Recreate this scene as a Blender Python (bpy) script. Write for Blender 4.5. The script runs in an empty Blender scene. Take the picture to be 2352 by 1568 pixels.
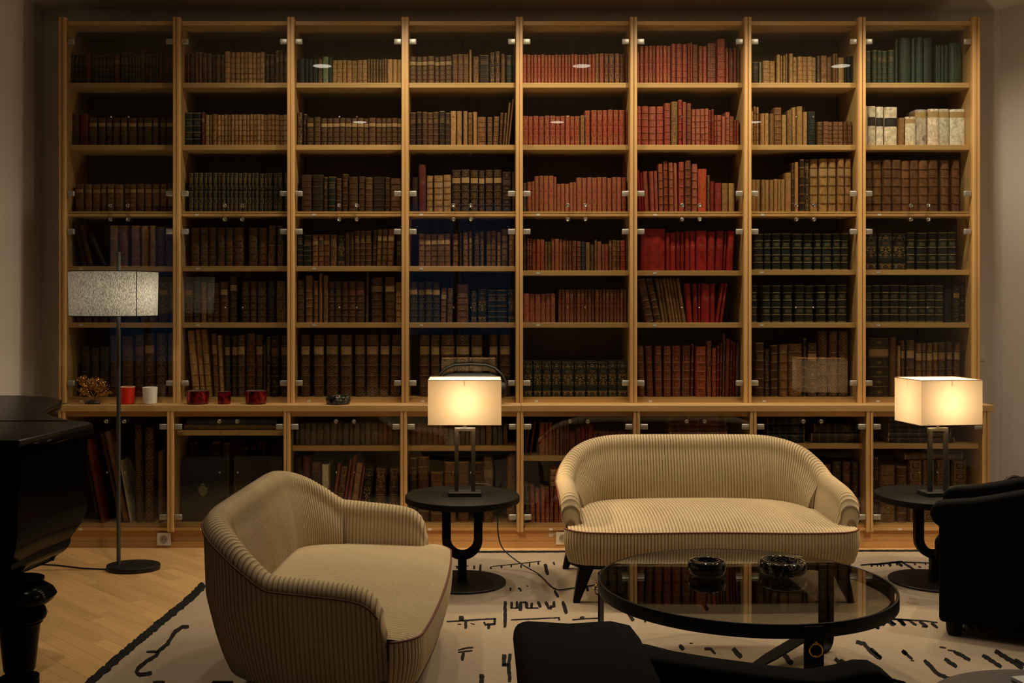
import bpy, bmesh, math, random
from mathutils import Vector, Matrix
random.seed(7)
R = math.radians
SC = bpy.context.scene
COL = SC.collection

# ------------------------------------------------------------------ camera, world, exposure
CAMZ, FPX, PX, PY = 1.527, 2500.0, 1100.0, 690.0
cam = bpy.data.cameras.new('camera')
cam.sensor_width = 36.0
cam.lens = 36.0 * FPX / 2352.0
cam.shift_x = (1176.0 - PX) / 2352.0
cam.shift_y = -(784.0 - PY) / 2352.0
cam.clip_start = 0.05
cam_o = bpy.data.objects.new('camera', cam)
cam_o.location = (0, 0, CAMZ)
cam_o.rotation_euler = (R(90), 0, 0)
COL.objects.link(cam_o)
SC.camera = cam_o
SC.view_settings.view_transform = 'Standard'
SC.view_settings.look = 'None'
SC.view_settings.exposure = 0.0
SC.view_settings.gamma = 1.0
SC.view_settings.use_curve_mapping = False
SC.cycles.transparent_max_bounces = 24
SC.cycles.max_bounces = 6
SC.cycles.use_adaptive_sampling = True
SC.cycles.adaptive_threshold = 0.045
SC.cycles.diffuse_bounces = 3
SC.cycles.glossy_bounces = 3
SC.cycles.use_denoising = True
SC.cycles.sample_clamp_indirect = 4.0

world = bpy.data.worlds.new('dusk_sky')
world.use_nodes = True
SC.world = world
world.node_tree.nodes['Background'].inputs[0].default_value = (0.16, 0.30, 0.60, 1)
world.node_tree.nodes['Background'].inputs[1].default_value = 0.16

# light levels
LAMP_W, FLOORLAMP_W, SPOT_W, FAR_W, SHELF_W = 21.0, 2.7, 62.0, 3.0, 72.0
WARM = (1.0, 0.75, 0.45)
SPOTCOL = (1.0, 0.84, 0.62)


def P(px, py, Y):
    return Vector(((px - PX) * Y / FPX, Y, CAMZ - (py - PY) * Y / FPX))


def floor_pt(px, py, z=0.0):
    Y = (CAMZ - z) * FPX / (py - PY)
    return Vector(((px - PX) * Y / FPX, Y, z))


# ------------------------------------------------------------------ node helpers
class N:
    def __init__(s, nt, sock):
        s.nt, s.k = nt, sock

    def _m(s, op, o=None, o2=None):
        n = s.nt.nodes.new('ShaderNodeMath')
        n.operation = op
        s.nt.links.new(s.k, n.inputs[0])
        for i, v in ((1, o), (2, o2)):
            if v is None:
                continue
            if isinstance(v, N):
                s.nt.links.new(v.k, n.inputs[i])
            else:
                n.inputs[i].default_value = v
        return N(s.nt, n.outputs[0])

    def __add__(s, o): return s._m('ADD', o)
    def __sub__(s, o): return s._m('SUBTRACT', o)
    def __mul__(s, o): return s._m('MULTIPLY', o)
    def fract(s): return s._m('FRACT')
    def floor(s): return s._m('FLOOR')
    def abs(s): return s._m('ABSOLUTE')
    def sin(s): return s._m('SINE')
    def gt(s, o): return s._m('GREATER_THAN', o)
    def lt(s, o): return s._m('LESS_THAN', o)
    def max(s, o): return s._m('MAXIMUM', o)
    def min(s, o): return s._m('MINIMUM', o)
    def near(s, c, w): return s._m('COMPARE', c, w)
    def inr(s, a, b): return s._m('COMPARE', (a + b) / 2, (b - a) / 2)


def new_mat(name):
    m = bpy.data.materials.new(name)
    m.use_nodes = True
    nt = m.node_tree
    return m, nt, nt.nodes['Principled BSDF']


def texco(nt, which):
    n = nt.nodes.new('ShaderNodeTexCoord')
    return n.outputs[which]


def mapping(nt, sock, scale=(1, 1, 1), rot=(0, 0, 0), loc=(0, 0, 0)):
    n = nt.nodes.new('ShaderNodeMapping')
    nt.links.new(sock, n.inputs[0])
    n.inputs['Location'].default_value = loc
    n.inputs['Rotation'].default_value = rot
    n.inputs['Scale'].default_value = scale
    return n.outputs[0]


def noise(nt, sock, scale, detail=3, rough=0.55, dist=0.0):
    n = nt.nodes.new('ShaderNodeTexNoise')
    nt.links.new(sock, n.inputs['Vector'])
    n.inputs['Scale'].default_value = scale
    n.inputs['Detail'].default_value = detail
    n.inputs['Roughness'].default_value = rough
    n.inputs['Distortion'].default_value = dist
    return n.outputs[0]


def ramp(nt, sock, stops):
    n = nt.nodes.new('ShaderNodeValToRGB')
    nt.links.new(sock, n.inputs[0])
    e = n.color_ramp.elements
    while len(e) < len(stops):
        e.new(0.5)
    for i, (p, c) in enumerate(stops):
        e[i].position = p
        e[i].color = (*c, 1)
    return n.outputs[0]


def mix(nt, fac, a, b, mode='MIX'):
    n = nt.nodes.new('ShaderNodeMix')
    n.data_type = 'RGBA'
    n.blend_type = mode
    for i, v in ((0, fac), (6, a), (7, b)):
        if isinstance(v, N):
            v = v.k
        if hasattr(v, 'is_linked'):
            nt.links.new(v, n.inputs[i])
        elif isinstance(v, (int, float)):
            n.inputs[i].default_value = v
        else:
            n.inputs[i].default_value = (*v, 1)
    return n.outputs[2]


def bump(nt, b, sock, strength=0.2, dist=0.002):
    n = nt.nodes.new('ShaderNodeBump')
    n.inputs['Strength'].default_value = strength
    n.inputs['Distance'].default_value = dist
    nt.links.new(sock, n.inputs['Height'])
    nt.links.new(n.outputs[0], b.inputs['Normal'])


def simple(name, col, rough=0.5, metal=0.0, spec=0.5, nscale=0, namt=0.15, coat=0.0, bmp=0.0):
    m, nt, b = new_mat(name)
    b.inputs['Base Color'].default_value = (*col, 1)
    b.inputs['Roughness'].default_value = rough
    b.inputs['Metallic'].default_value = metal
    b.inputs['Specular IOR Level'].default_value = spec
    b.inputs['Coat Weight'].default_value = coat
    if nscale:
        f = noise(nt, texco(nt, 'Object'), nscale, 4)
        c = mix(nt, f, tuple(x * (1 - namt) for x in col), tuple(min(1, x * (1 + namt)) for x in col))
        nt.links.new(c, b.inputs['Base Color'])
        if bmp:
            bump(nt, b, f, bmp, 0.003)
    return m


def wood(name, c0, c1, c2, axis, rough=0.38, gscale=1.0, seed=0.0):
    """wood with grain along the given axis"""
    m, nt, b = new_mat(name)
    s = [26 * gscale] * 3
    s['XYZ'.index(axis)] = 1.3 * gscale
    oi = nt.nodes.new('ShaderNodeObjectInfo')
    va = nt.nodes.new('ShaderNodeVectorMath')
    va.operation = 'ADD'
    nt.links.new(texco(nt, 'Object'), va.inputs[0])
    sc = nt.nodes.new('ShaderNodeVectorMath')
    sc.operation = 'SCALE'
    sc.inputs[0].default_value = (3.1, 5.7, 4.3)
    nt.links.new(oi.outputs['Random'], sc.inputs['Scale'])
    nt.links.new(sc.outputs[0], va.inputs[1])
    f = noise(nt, mapping(nt, va.outputs[0], s), 1.0, 5, 0.6, 0.6)
    c = ramp(nt, f, [(0.25, c0), (0.5, c1), (0.78, c2)])
    tone = N(nt, oi.outputs['Random']) * 0.25 + 0.86
    hv = nt.nodes.new('ShaderNodeHueSaturation')
    nt.links.new(c, hv.inputs['Color'])
    nt.links.new(tone.k, hv.inputs['Value'])
    nt.links.new(hv.outputs[0], b.inputs['Base Color'])
    b.inputs['Roughness'].default_value = rough
    bump(nt, b, f, 0.06, 0.001)
    return m


def glass(name, tint, ior=1.5, rough=0.0):
    m = bpy.data.materials.new(name)
    m.use_nodes = True
    nt = m.node_tree
    nt.nodes.clear()
    o = nt.nodes.new('ShaderNodeOutputMaterial')
    t = nt.nodes.new('ShaderNodeBsdfTransparent')
    t.inputs[0].default_value = (*tint, 1)
    g = nt.nodes.new('ShaderNodeBsdfGlossy')
    g.inputs['Roughness'].default_value = rough
    f = nt.nodes.new('ShaderNodeFresnel')
    ge = nt.nodes.new('ShaderNodeNewGeometry')
    nt.links.new((N(nt, ge.outputs['Backfacing']) * (1 / ior - ior) + ior).k, f.inputs[0])   # same reflectance on both faces of the sheet
    x = nt.nodes.new('ShaderNodeMixShader')
    nt.links.new(f.outputs[0], x.inputs[0])
    nt.links.new(t.outputs[0], x.inputs[1])
    nt.links.new(g.outputs[0], x.inputs[2])
    nt.links.new(x.outputs[0], o.inputs[0])
    return m


def shade_mat(name, col, trans=0.5, weave=0.0, wcol=None):
    m = bpy.data.materials.new(name)
    m.use_nodes = True
    nt = m.node_tree
    nt.nodes.clear()
    o = nt.nodes.new('ShaderNodeOutputMaterial')
    d = nt.nodes.new('ShaderNodeBsdfDiffuse')
    t = nt.nodes.new('ShaderNodeBsdfTranslucent')
    x = nt.nodes.new('ShaderNodeMixShader')
    x.inputs[0].default_value = trans
    d.inputs[0].default_value = (*col, 1)
    t.inputs[0].default_value = (*col, 1)
    if weave:
        f = noise(nt, mapping(nt, texco(nt, 'Object'), (1, 1, 0.22)), weave, 2, 0.7)
        c = ramp(nt, f, [(0.36, wcol), (0.62, col)])
        nt.links.new(c, d.inputs[0])
        nt.links.new(c, t.inputs[0])
    nt.links.new(d.outputs[0], x.inputs[1])
    nt.links.new(t.outputs[0], x.inputs[2])
    nt.links.new(x.outputs[0], o.inputs[0])
    return m


def emit(name, col, s):
    m = bpy.data.materials.new(name)
    m.use_nodes = True
    nt = m.node_tree
    nt.nodes.clear()
    o = nt.nodes.new('ShaderNodeOutputMaterial')
    e = nt.nodes.new('ShaderNodeEmission')
    e.inputs[0].default_value = (*col, 1)
    e.inputs[1].default_value = s
    nt.links.new(e.outputs[0], o.inputs[0])
    return m


M = {}
BEECH = ((0.52, 0.30, 0.108), (0.58, 0.345, 0.13), (0.63, 0.385, 0.15))
for ax in 'XYZ':
    M['beech' + ax] = wood('beech_' + ax.lower(), *BEECH, ax)
M['back'] = wood('dark_veneer', (0.080, 0.050, 0.027), (0.115, 0.074, 0.042), (0.145, 0.095, 0.056), 'Z', 0.55)
M['plinth'] = wood('plinth_wood', (0.50, 0.275, 0.105), (0.56, 0.325, 0.13), (0.60, 0.36, 0.15), 'X', 0.4)
M['plank'] = wood('parquet', (0.56, 0.325, 0.125), (0.66, 0.40, 0.165), (0.72, 0.455, 0.20), 'X', 0.30)
M['subfloor'] = simple('subfloor', (0.10, 0.055, 0.022), 0.8)
M['wall'] = simple('wall_paint', (0.72, 0.67, 0.60), 0.9, nscale=60, namt=0.04, bmp=0.08)
M['ceil'] = simple('ceiling_paint', (0.70, 0.64, 0.54), 0.9, nscale=40, namt=0.03)
M['pane'] = glass('door_glass', (0.95, 0.965, 0.95), 1.5)
M['tglass'] = glass('smoked_table_glass', (0.70, 0.69, 0.64), 1.6)
M['steel'] = simple('brushed_steel', (0.44, 0.42, 0.36), 0.45, 0.7, nscale=200, namt=0.06)
M['chrome'] = simple('polished_knob', (0.48, 0.46, 0.41), 0.10, 0.95)
M['black'] = simple('black_lacquer', (0.006, 0.006, 0.0055), 0.45, spec=0.12)
M['blackm'] = simple('black_metal', (0.012, 0.012, 0.011), 0.5, 0.3)
M['piano'] = simple('piano_black', (0.003, 0.003, 0.003), 0.16, spec=0.14)
M['piano'].node_tree.nodes['Principled BSDF'].inputs['IOR'].default_value = 1.16
M['piano_top'] = simple('piano_lid_black', (0.006, 0.0055, 0.005), 0.34, spec=0.25)
M['leather'] = simple('black_velvet', (0.0045, 0.0045, 0.0045), 0.85, spec=0.06, nscale=120, namt=0.3, bmp=0.15)
M['brass'] = simple('brass', (0.62, 0.36, 0.10), 0.22, 0.95)
M['satin'] = simple('satin_bronze', (0.075, 0.073, 0.066), 0.40, 0.8)
M['pole'] = simple('satin_pole', (0.10, 0.098, 0.092), 0.42, 0.5)
M['white'] = simple('white_plastic', (0.72, 0.68, 0.60), 0.45)
M['sock'] = simple('socket_well', (0.35, 0.33, 0.28), 0.5)
M['paper'] = simple('label_paper', (0.72, 0.70, 0.64), 0.8, nscale=300, namt=0.25)
M['pages'] = simple('page_edges', (0.20, 0.15, 0.09), 0.9, nscale=200, namt=0.3)
M['cordmat'] = simple('black_cable', (0.008, 0.008, 0.008), 0.5)
M['cordw'] = simple('white_cable', (0.6, 0.57, 0.5), 0.5)
M['piping'] = simple('rust_piping', (0.13, 0.025, 0.012), 0.6)
M['rug'] = simple('rug_pile', (0.35, 0.275, 0.192), 0.95, spec=0.1, nscale=38, namt=0.10, bmp=0.35)
M['rugink'] = simple('rug_black_pile', (0.014, 0.014, 0.013), 0.95, spec=0.1, nscale=90, namt=0.3, bmp=0.3)
M['shade'] = shade_mat('cream_shade', (0.66, 0.53, 0.36), 0.105)
M['shadeg'] = shade_mat('grey_linen_shade', (0.40, 0.39, 0.35), 0.55, 380.0, (0.05, 0.055, 0.06))
M['trimw'] = simple('shade_trim', (0.16, 0.07, 0.03), 0.7)
M['bulb'] = emit('bulb_glow', (1.0, 0.78, 0.48), 8.0)
_n = M['bulb'].node_tree          # frosted bulb glass: glows and lets the light through
_a, _t = _n.nodes.new('ShaderNodeAddShader'), _n.nodes.new('ShaderNodeBsdfTransparent')
_n.links.new(_n.nodes['Emission'].outputs[0], _a.inputs[0])
_n.links.new(_t.outputs[0], _a.inputs[1])
_n.links.new(_a.outputs[0], _n.nodes['Material Output'].inputs[0])
M['spotlens'] = emit('downlight_lens', (1.0, 0.88, 0.68), 7.0)


# ------------------------------------------------------------------ mesh helpers
class MB:
    def __init__(s):
        s.v, s.f, s.m = [], [], []

    def add(s, vs, fs, mi=0):
        o = len(s.v)
        s.v += [tuple(x) for x in vs]
        s.f += [tuple(i + o for i in f) for f in fs]
        s.m += [mi] * len(fs)
        return s

    def box(s, x0, x1, y0, y1, z0, z1, mi=0):
        v = [(x, y, z) for x in (x0, x1) for y in (y0, y1) for z in (z0, z1)]
        return s.add(v, [(0, 1, 3, 2), (4, 6, 7, 5), (0, 4, 5, 1), (2, 3, 7, 6), (0, 2, 6, 4), (1, 5, 7, 3)], mi)

    def loft(s, rings, cap0=True, cap1=True, closed=True, mi=0):
        n = len(rings[0])
        vs = [p for r in rings for p in r]
        fs = []
        for i in range(len(rings) - 1):
            for j in range(n if closed else n - 1):
                a, b = i * n + j, i * n + (j + 1) % n
                fs.append((a, b, b + n, a + n))
        if cap0:
            fs.append(tuple(range(n - 1, -1, -1)))
        if cap1:
            fs.append(tuple(range((len(rings) - 1) * n, len(rings) * n)))
        return s.add(vs, fs, mi)

    def lathe(s, prof, seg=24, c=(0, 0, 0), sx=1.0, sy=1.0, cap0=True, cap1=True, mi=0):
        rings = []
        for r, z in prof:
            rings.append([(c[0] + sx * r * math.cos(2 * math.pi * k / seg), c[1] + sy * r * math.sin(2 * math.pi * k / seg), c[2] + z) for k in range(seg)])
        return s.loft(rings, cap0, cap1, True, mi)

    def prism(s, poly, z0, z1, mi=0):
        return s.loft([[(x, y, z0) for x, y in poly], [(x, y, z1) for x, y in poly]], mi=mi)

    def tube(s, path, r, seg=8, mi=0, rr=None, closed=False):
        path = [Vector(p) for p in path]
        n = len(path)
        rings = []
        up = Vector((0.13, 0.21, 0.97))
        for i, p in enumerate(path):
            a = path[i - 1] if (i > 0 or closed) else path[i]
            b = path[(i + 1) % n] if (i < n - 1 or closed) else path[i]
            t = (b - a).normalized()
            e1 = t.cross(up)
            if e1.length < 1e-3:
                e1 = t.cross(Vector((1, 0, 0)))
            e1.normalize()
            e2 = e1.cross(t)
            q = rr[i] if rr else r
            rings.append([p + e1 * (q * math.cos(2 * math.pi * k / seg)) + e2 * (q * math.sin(2 * math.pi * k / seg)) for k in range(seg)])
        if closed:
            rings.append(rings[0])
            return s.loft(rings, False, False, True, mi)
        return s.loft(rings, True, True, True, mi)

    def mesh(s, name, mats, smooth=False, fix=True):
        me = bpy.data.meshes.new(name)
        me.from_pydata(s.v, [], s.f)
        for m in (mats if isinstance(mats, (list, tuple)) else [mats]):
            me.materials.append(m)
        if any(s.m):
            me.polygons.foreach_set('material_index', s.m)
        if fix:
            bm = bmesh.new()
            bm.from_mesh(me)
            bmesh.ops.recalc_face_normals(bm, faces=bm.faces)
            bm.to_mesh(me)
            bm.free()
        if smooth:
            me.polygons.foreach_set('use_smooth', [True] * len(me.polygons))
        me.update()
        return me


def bevel_mesh(me, w, seg=2, ang=40):
    bm = bmesh.new()
    bm.from_mesh(me)
    es = [e for e in bm.edges if len(e.link_faces) == 2 and e.calc_face_angle(0) > R(ang)]
    bmesh.ops.bevel(bm, geom=es, offset=w, segments=seg, affect='EDGES', profile=0.5, clamp_overlap=True)
    bm.to_mesh(me)
    bm.free()
    me.update()
    return me


def auto_smooth(me, ang=35):
    me.polygons.foreach_set('use_smooth', [True] * len(me.polygons))
    try:
        me.set_sharp_from_angle(angle=R(ang))
    except Exception:
        pass
    return me


def ob(name, me, parent=None, loc=None, rot=None):
    o = bpy.data.objects.new(name, me)
    COL.objects.link(o)
    if parent is not None:
        o.parent = parent
    if loc is not None:
        o.location = loc
    if rot is not None:
        o.rotation_euler = rot
    return o


def tag(o, label, cat, group=None):
    o['label'] = label
    o['category'] = cat
    if group:
        o['group'] = group
    return o


def thing(name, label, cat, loc=(0, 0, 0), rz=0.0, group=None):
    o = ob(name, None, None, loc, (0, 0, rz))
    o.empty_display_size = 0.05
    return tag(o, label, cat, group)


def struct(name, me):
    o = ob(name, me)
    o['kind'] = 'structure'
    return o


def boxm(name, x0, x1, y0, y1, z0, z1, mat, bev=0.0, seg=2):
    me = MB().box(x0, x1, y0, y1, z0, z1).mesh(name, mat)
    if bev:
        bevel_mesh(me, bev, seg)
    return me


def boxo(name, x0, x1, y0, y1, z0, z1, mat, parent=None, bev=0.0, seg=2):
    return ob(name, boxm(name, x0, x1, y0, y1, z0, z1, mat, bev, seg), parent)


ORD = ['first', 'second', 'third', 'fourth', 'fifth', 'sixth', 'seventh', 'eighth', 'ninth', 'tenth', 'eleventh', 'twelfth',
       'thirteenth', 'fourteenth', 'fifteenth', 'sixteenth', 'seventeenth', 'eighteenth', 'nineteenth', 'twentieth']
for _t in ('twenty', 'thirty'):
    if _t == 'thirty':
        ORD.append('thirtieth')
    ORD += [_t + '-' + w for w in ORD[:9]]

# ------------------------------------------------------------------ room shell
ZC = 3.46
YW, YU, YL = 7.235, 6.87, 6.72
fl = struct('floor', boxm('floor', -6.2, 4.6, -3.1, 7.4, -0.06, -0.012, M['subfloor']))
# parquet strips laid at 45 degrees, wherever the floor shows beside the rug
pl_me = bevel_mesh(boxm('plank', -0.2498, 0.2498, -0.0360, 0.0360, -0.012, 0.0, M['plank']), 0.0005, 1)
ux, uy = Vector((1, -1, 0)).normalized(), Vector((1, 1, 0)).normalized()
for j in range(20, 96):
    off = 0.0 if j % 2 else 0.23
    off += ((j // 2) * 0.173) % 0.5
    for i in range(-18, 8):
        c = ux * (i * 0.5 + off) + uy * (j * 0.0725)
        if not (-2.95 < c.x < 3.6 and 3.9 < c.y < 6.95):
            continue
        if c.x > -1.25 and c.y < 6.28:
            continue
        p = ob('plank', pl_me, fl, c, (0, 0, R(-45)))
struct('ceiling', boxm('ceiling', -6.2, 4.6, -3.1, 7.4, ZC, ZC + 0.1, M['ceil']))
struct('wall_back', boxm('wall_back', -6.2, 4.6, YW, YW + 0.12, 0, ZC, M['wall']))
struct('wall_left', boxm('wall_left', -3.02, -2.90, 6.30, YW, 0, ZC, M['wall']))
struct('wall_left_return', boxm('wall_left_return', -6.2, -3.02, 6.30, 6.42, 0, ZC, M['wall']))
struct('wall_far_left', boxm('wall_far_left', -6.2, -6.08, -3.0, 6.3, 0, ZC, M['wall']))
rw = MB().prism([(3.46, YW), (4.50, 5.60), (4.50, -3.0), (4.6, -3.0), (4.6, YW)], 0, ZC)
struct('wall_right', rw.mesh('wall_right', M['wall']))
# wall behind the viewer with two dusk windows
WINS = [(-1.25, 0.55, 0.95, 3.10), (-5.75, -4.45, 0.15, 2.70)]
fw = MB()
fw.box(-6.2, -5.75, -3.1, -3.0, 0, ZC).box(-4.45, -1.25, -3.1, -3.0, 0, ZC).box(0.55, 4.6, -3.1, -3.0, 0, ZC)
for x0, x1, z0, z1 in WINS:
    fw.box(x0, x1, -3.1, -3.0, 0, z0).box(x0, x1, -3.1, -3.0, z1, ZC)
struct('wall_front', fw.mesh('wall_front', M['wall']))
for k, (x0, x1, z0, z1) in enumerate(WINS):
    fr = MB()
    for a, b, c, d in ((x0, x0 + .06, z0, z1), (x1 - .06, x1, z0, z1), (x0 + .06, x1 - .06, z0, z0 + .06), (x0 + .06, x1 - .06, z1 - .06, z1),
                       ((x0 + x1) / 2 - .04, (x0 + x1) / 2 + .04, z0 + .06, z1 - .06)):
        fr.box(a, b, -3.09, -3.01, c, d)
    w = struct('window_%d' % (k + 1), fr.mesh('window_frame', M['white']))
    for q in range(2):
        xm = (x0 + x1) / 2
        a, b = ((x0 + .06, xm - .04), (xm + .04, x1 - .06))[q]
        boxo('pane', a, b, -3.053, -3.047, z0 + .06, z1 - .06, M['pane'], w)

# recessed ceiling downlights
tr_me = auto_smooth(MB().lathe([(0.076, 0.002), (0.076, -0.004), (0.094, -0.004), (0.098, 0.0)], 32, cap0=False, cap1=False).mesh('trim_ring', M['white']))
le_me = MB().lathe([(0.075, 0.0), (0.075, -0.002)], 24).mesh('lens', M['spotlens'])
DOWN = [(4.75, (-1.29, 0.846, 2.98), SPOT_W, 'over the coffee table'), (1.93, (-1.29, 0.846, 2.98), FAR_W, 'farthest from the bookcase'),
        (6.30, (-1.21, -0.42, 0.37, 1.16, 1.96, 2.74), SHELF_W, 'close to the bookcase')]  # leftmost lamp of the bookcase row is an unseen addition brightening the left bays
for y, xs, pw, where in DOWN:
    for i, x in enumerate(xs):
        t = thing('downlight', 'round recessed ceiling downlight, %s from the left in the row %s' % (ORD[i], where), 'light',
                  (x, y, ZC), 0, 'recessed ceiling downlights')
        ob('trim_ring', tr_me, t)
        ob('lens', le_me, t)
        l = bpy.data.lights.new('downlight_beam', 'SPOT')
        l.energy = pw * ((1.0, 1.0, 1.75)[i] if pw == SPOT_W else 0.32 if (pw == SHELF_W and i == 0) else 1.0)
        l.color = SPOTCOL
        l.spot_size = R(150 if y > 6 else 128)
        l.spot_blend = 0.9
        l.shadow_soft_size = 0.045
        lo = bpy.data.objects.new('downlight_beam', l)
        COL.objects.link(lo)
        lo.parent = t
        lo.location = (0, 0, -0.012)

# ------------------------------------------------------------------ bookcase, upper bays
X0, PITCH = -2.616, 0.7174
PX_ = [X0 + PITCH * k for k in range(9)]
SU, SL = FPX / YU, FPX / YL


def zu(y): return CAMZ - (y - PY) / SU
def zl(y): return CAMZ - (y - PY) / SL


TOPZ = zu(48)
SH = [zu(189), zu(332), zu(485), None, zu(741), zu(913)]      # tops of the shelves that carry rows 1..6
ROW4 = [zu(611)] * 4 + [zu(621)] * 2 + [zu(619.5)] * 2
HP = 0.0225                                                    # half width of a post


def post_mesh(name, z0, z1, yf, yb, w=HP):
    # front trim with a groove down the middle
    pr = [(-w, yb), (-w, yf + .006), (-w + .004, yf), (-.0035, yf), (-.0035, yf + .008), (.0035, yf + .008), (.0035, yf), (w - .004, yf), (w, yf + .006), (w, yb)]
    return MB().prism(pr, z0, z1).mesh(name, M['beechZ'])


POST = post_mesh('post', .885, zu(43), YU - .045, YU + .01)
PART = boxm('partition', -HP, HP, YU + .01, YW - .02, .885, TOPZ - .01, M['beechZ'])
W_IN = PITCH - 2 * HP
xl, xr = HP, PITCH - HP
TOPR = bevel_mesh(boxm('top_rail', xl, xr, YU - .01, YU + .035, zu(58.5), TOPZ - .002, M['beechX']), .003, 1)
TOPB = boxm('top_panel', xl, xr, YU + .035, YW - .02, TOPZ - .035, TOPZ - .012, M['beechX'])
BACK = boxm('back_panel', xl, xr, YW - .02, YW - .004, .885, TOPZ - .012, M['back'])
SHELF = bevel_mesh(boxm('shelf', xl, xr, YU + .012, YW - .022, -.032, 0, M['beechX']), .0015, 1)
SHELF3 = MB().box(xl, xr, YU + .012, YW - .022, -.032, 0).box(xl, xr, YU + .002, YU + .012, -.012, -.001).box(xl, xr, YU - .004, YU + .012, -.030, -.016)
SHELF3 = SHELF3.mesh('shelf', M['beechX'])
BASE = MB().box(xl, xr, YU + .012, YW - .022, .885, SH[5]).box(xl, xr, YU + .001, YU + .012, .885, SH[5] - .012).box(xl, xr, YU - .006, YU + .012, .885, SH[5] - .022)
BASE = BASE.mesh('base_board', M['beechX'])


def hinge_mesh(side):
    x0, x1 = (0.0, .047) if side < 0 else (-.047, 0.0)
    me = boxm('hinge', x0, x1, -.012, .010, -.017, .017, M['steel'])
    return auto_smooth(bevel_mesh(me, .0045, 2), 50)


HNG = {-1: hinge_mesh(-1), 1: hinge_mesh(1)}
KNOB = MB().lathe([(.0045, 0), (.0045, .010), (.009, .013), (.0135, .020), (.0140, .026), (.0115, .033), (.007, .0365), (.0065, .034), (.0, .0335)], 20, cap1=False)
KNOB.v = [(x, -z, y) for x, y, z in KNOB.v]
KNOB = KNOB.mesh('knob', M['chrome'], True)
STUD = MB().lathe([(.0025, 0), (.0025, .006), (.0055, .009), (.0062, .013), (.004, .017), (.0, .018)], 14, cap1=False)
STUD.v = [(x, -z, y) for x, y, z in STUD.v]
STUD = STUD.mesh('stud', M['chrome'], True)
DW = (W_IN - .006) / 2


def door(parent, side, z0, z1, hz, kz, sz, yd, xa=xl, xb=xr):
    """frameless glass door with two hinge plates, a knob and a stud; side -1 hangs on the left post"""
    xm = (xa + xb) / 2
    a, b = (xa + .001, xm - .0015) if side < 0 else (xm + .0015, xb - .001)
    key = ('pane', round(a, 4), round(b, 4), round(z0, 3), round(z1, 3), yd)
    if key not in CACHE:
        CACHE[key] = boxm('glass_door', a, b, yd - .003, yd + .003, z0, z1, M['pane'])
    d = ob('glass_door', CACHE[key], parent)
    for z in hz:
        ob('hinge', HNG[side], d, (a + .0005 if side < 0 else b - .0005, yd, z))
    ob('knob', KNOB, d, (xm + side * .055, yd - .003, kz))
    ob('stud', STUD, d, (xm + side * .055, yd - .003, sz))
    return d


CACHE = {}
LABEL = boxm('shelf_label', -.011, .011, -.0012, 0, -.006, .006, M['paper'])
for k in range(8):
    t = thing('bookcase_bay', 'tall beech bookcase bay with glass doors, %s from the left' % ORD[k], 'bookcase', (PX_[k], 0, 0), 0, 'glazed bookcase bays')
    ob('post', POST, t)
    ob('partition', PART, t)
    if k == 7:
        ob('post', POST, t, (PITCH, 0, 0))
        ob('partition', PART, t, (PITCH, 0, 0))
    ob('top_rail', TOPR, t)
    ob('top_panel', TOPB, t)
    ob('back_panel', BACK, t)
    zs = [SH[0], SH[1], SH[2], ROW4[k], SH[4]]
    for r, z in enumerate(zs):
        s = ob('shelf', SHELF3 if r == 2 else SHELF, t, (0, 0, z))
        if r >= 2 and not (r == 2 and k == 0):
            ob('shelf_label', LABEL, s, (.10 + .02 * ((k * 7 + r * 3) % 3), YU + (-.0045 if r == 2 else .0115), -.022 if r == 2 else -.016))
    b = ob('base_board', BASE, t)
    ob('shelf_label', LABEL, b, (.11, YU - .0065, .905 - .012))
    for sd in (-1, 1):
        door(t, sd, zu(492), zu(60), (zu(97), zu(445)), zu(473), zu(270), YU - .014)
        door(t, sd, zu(917) + .004, zu(498.5), (zu(532), zu(879)), zu(505), zu(706), YU - .014)

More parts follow.
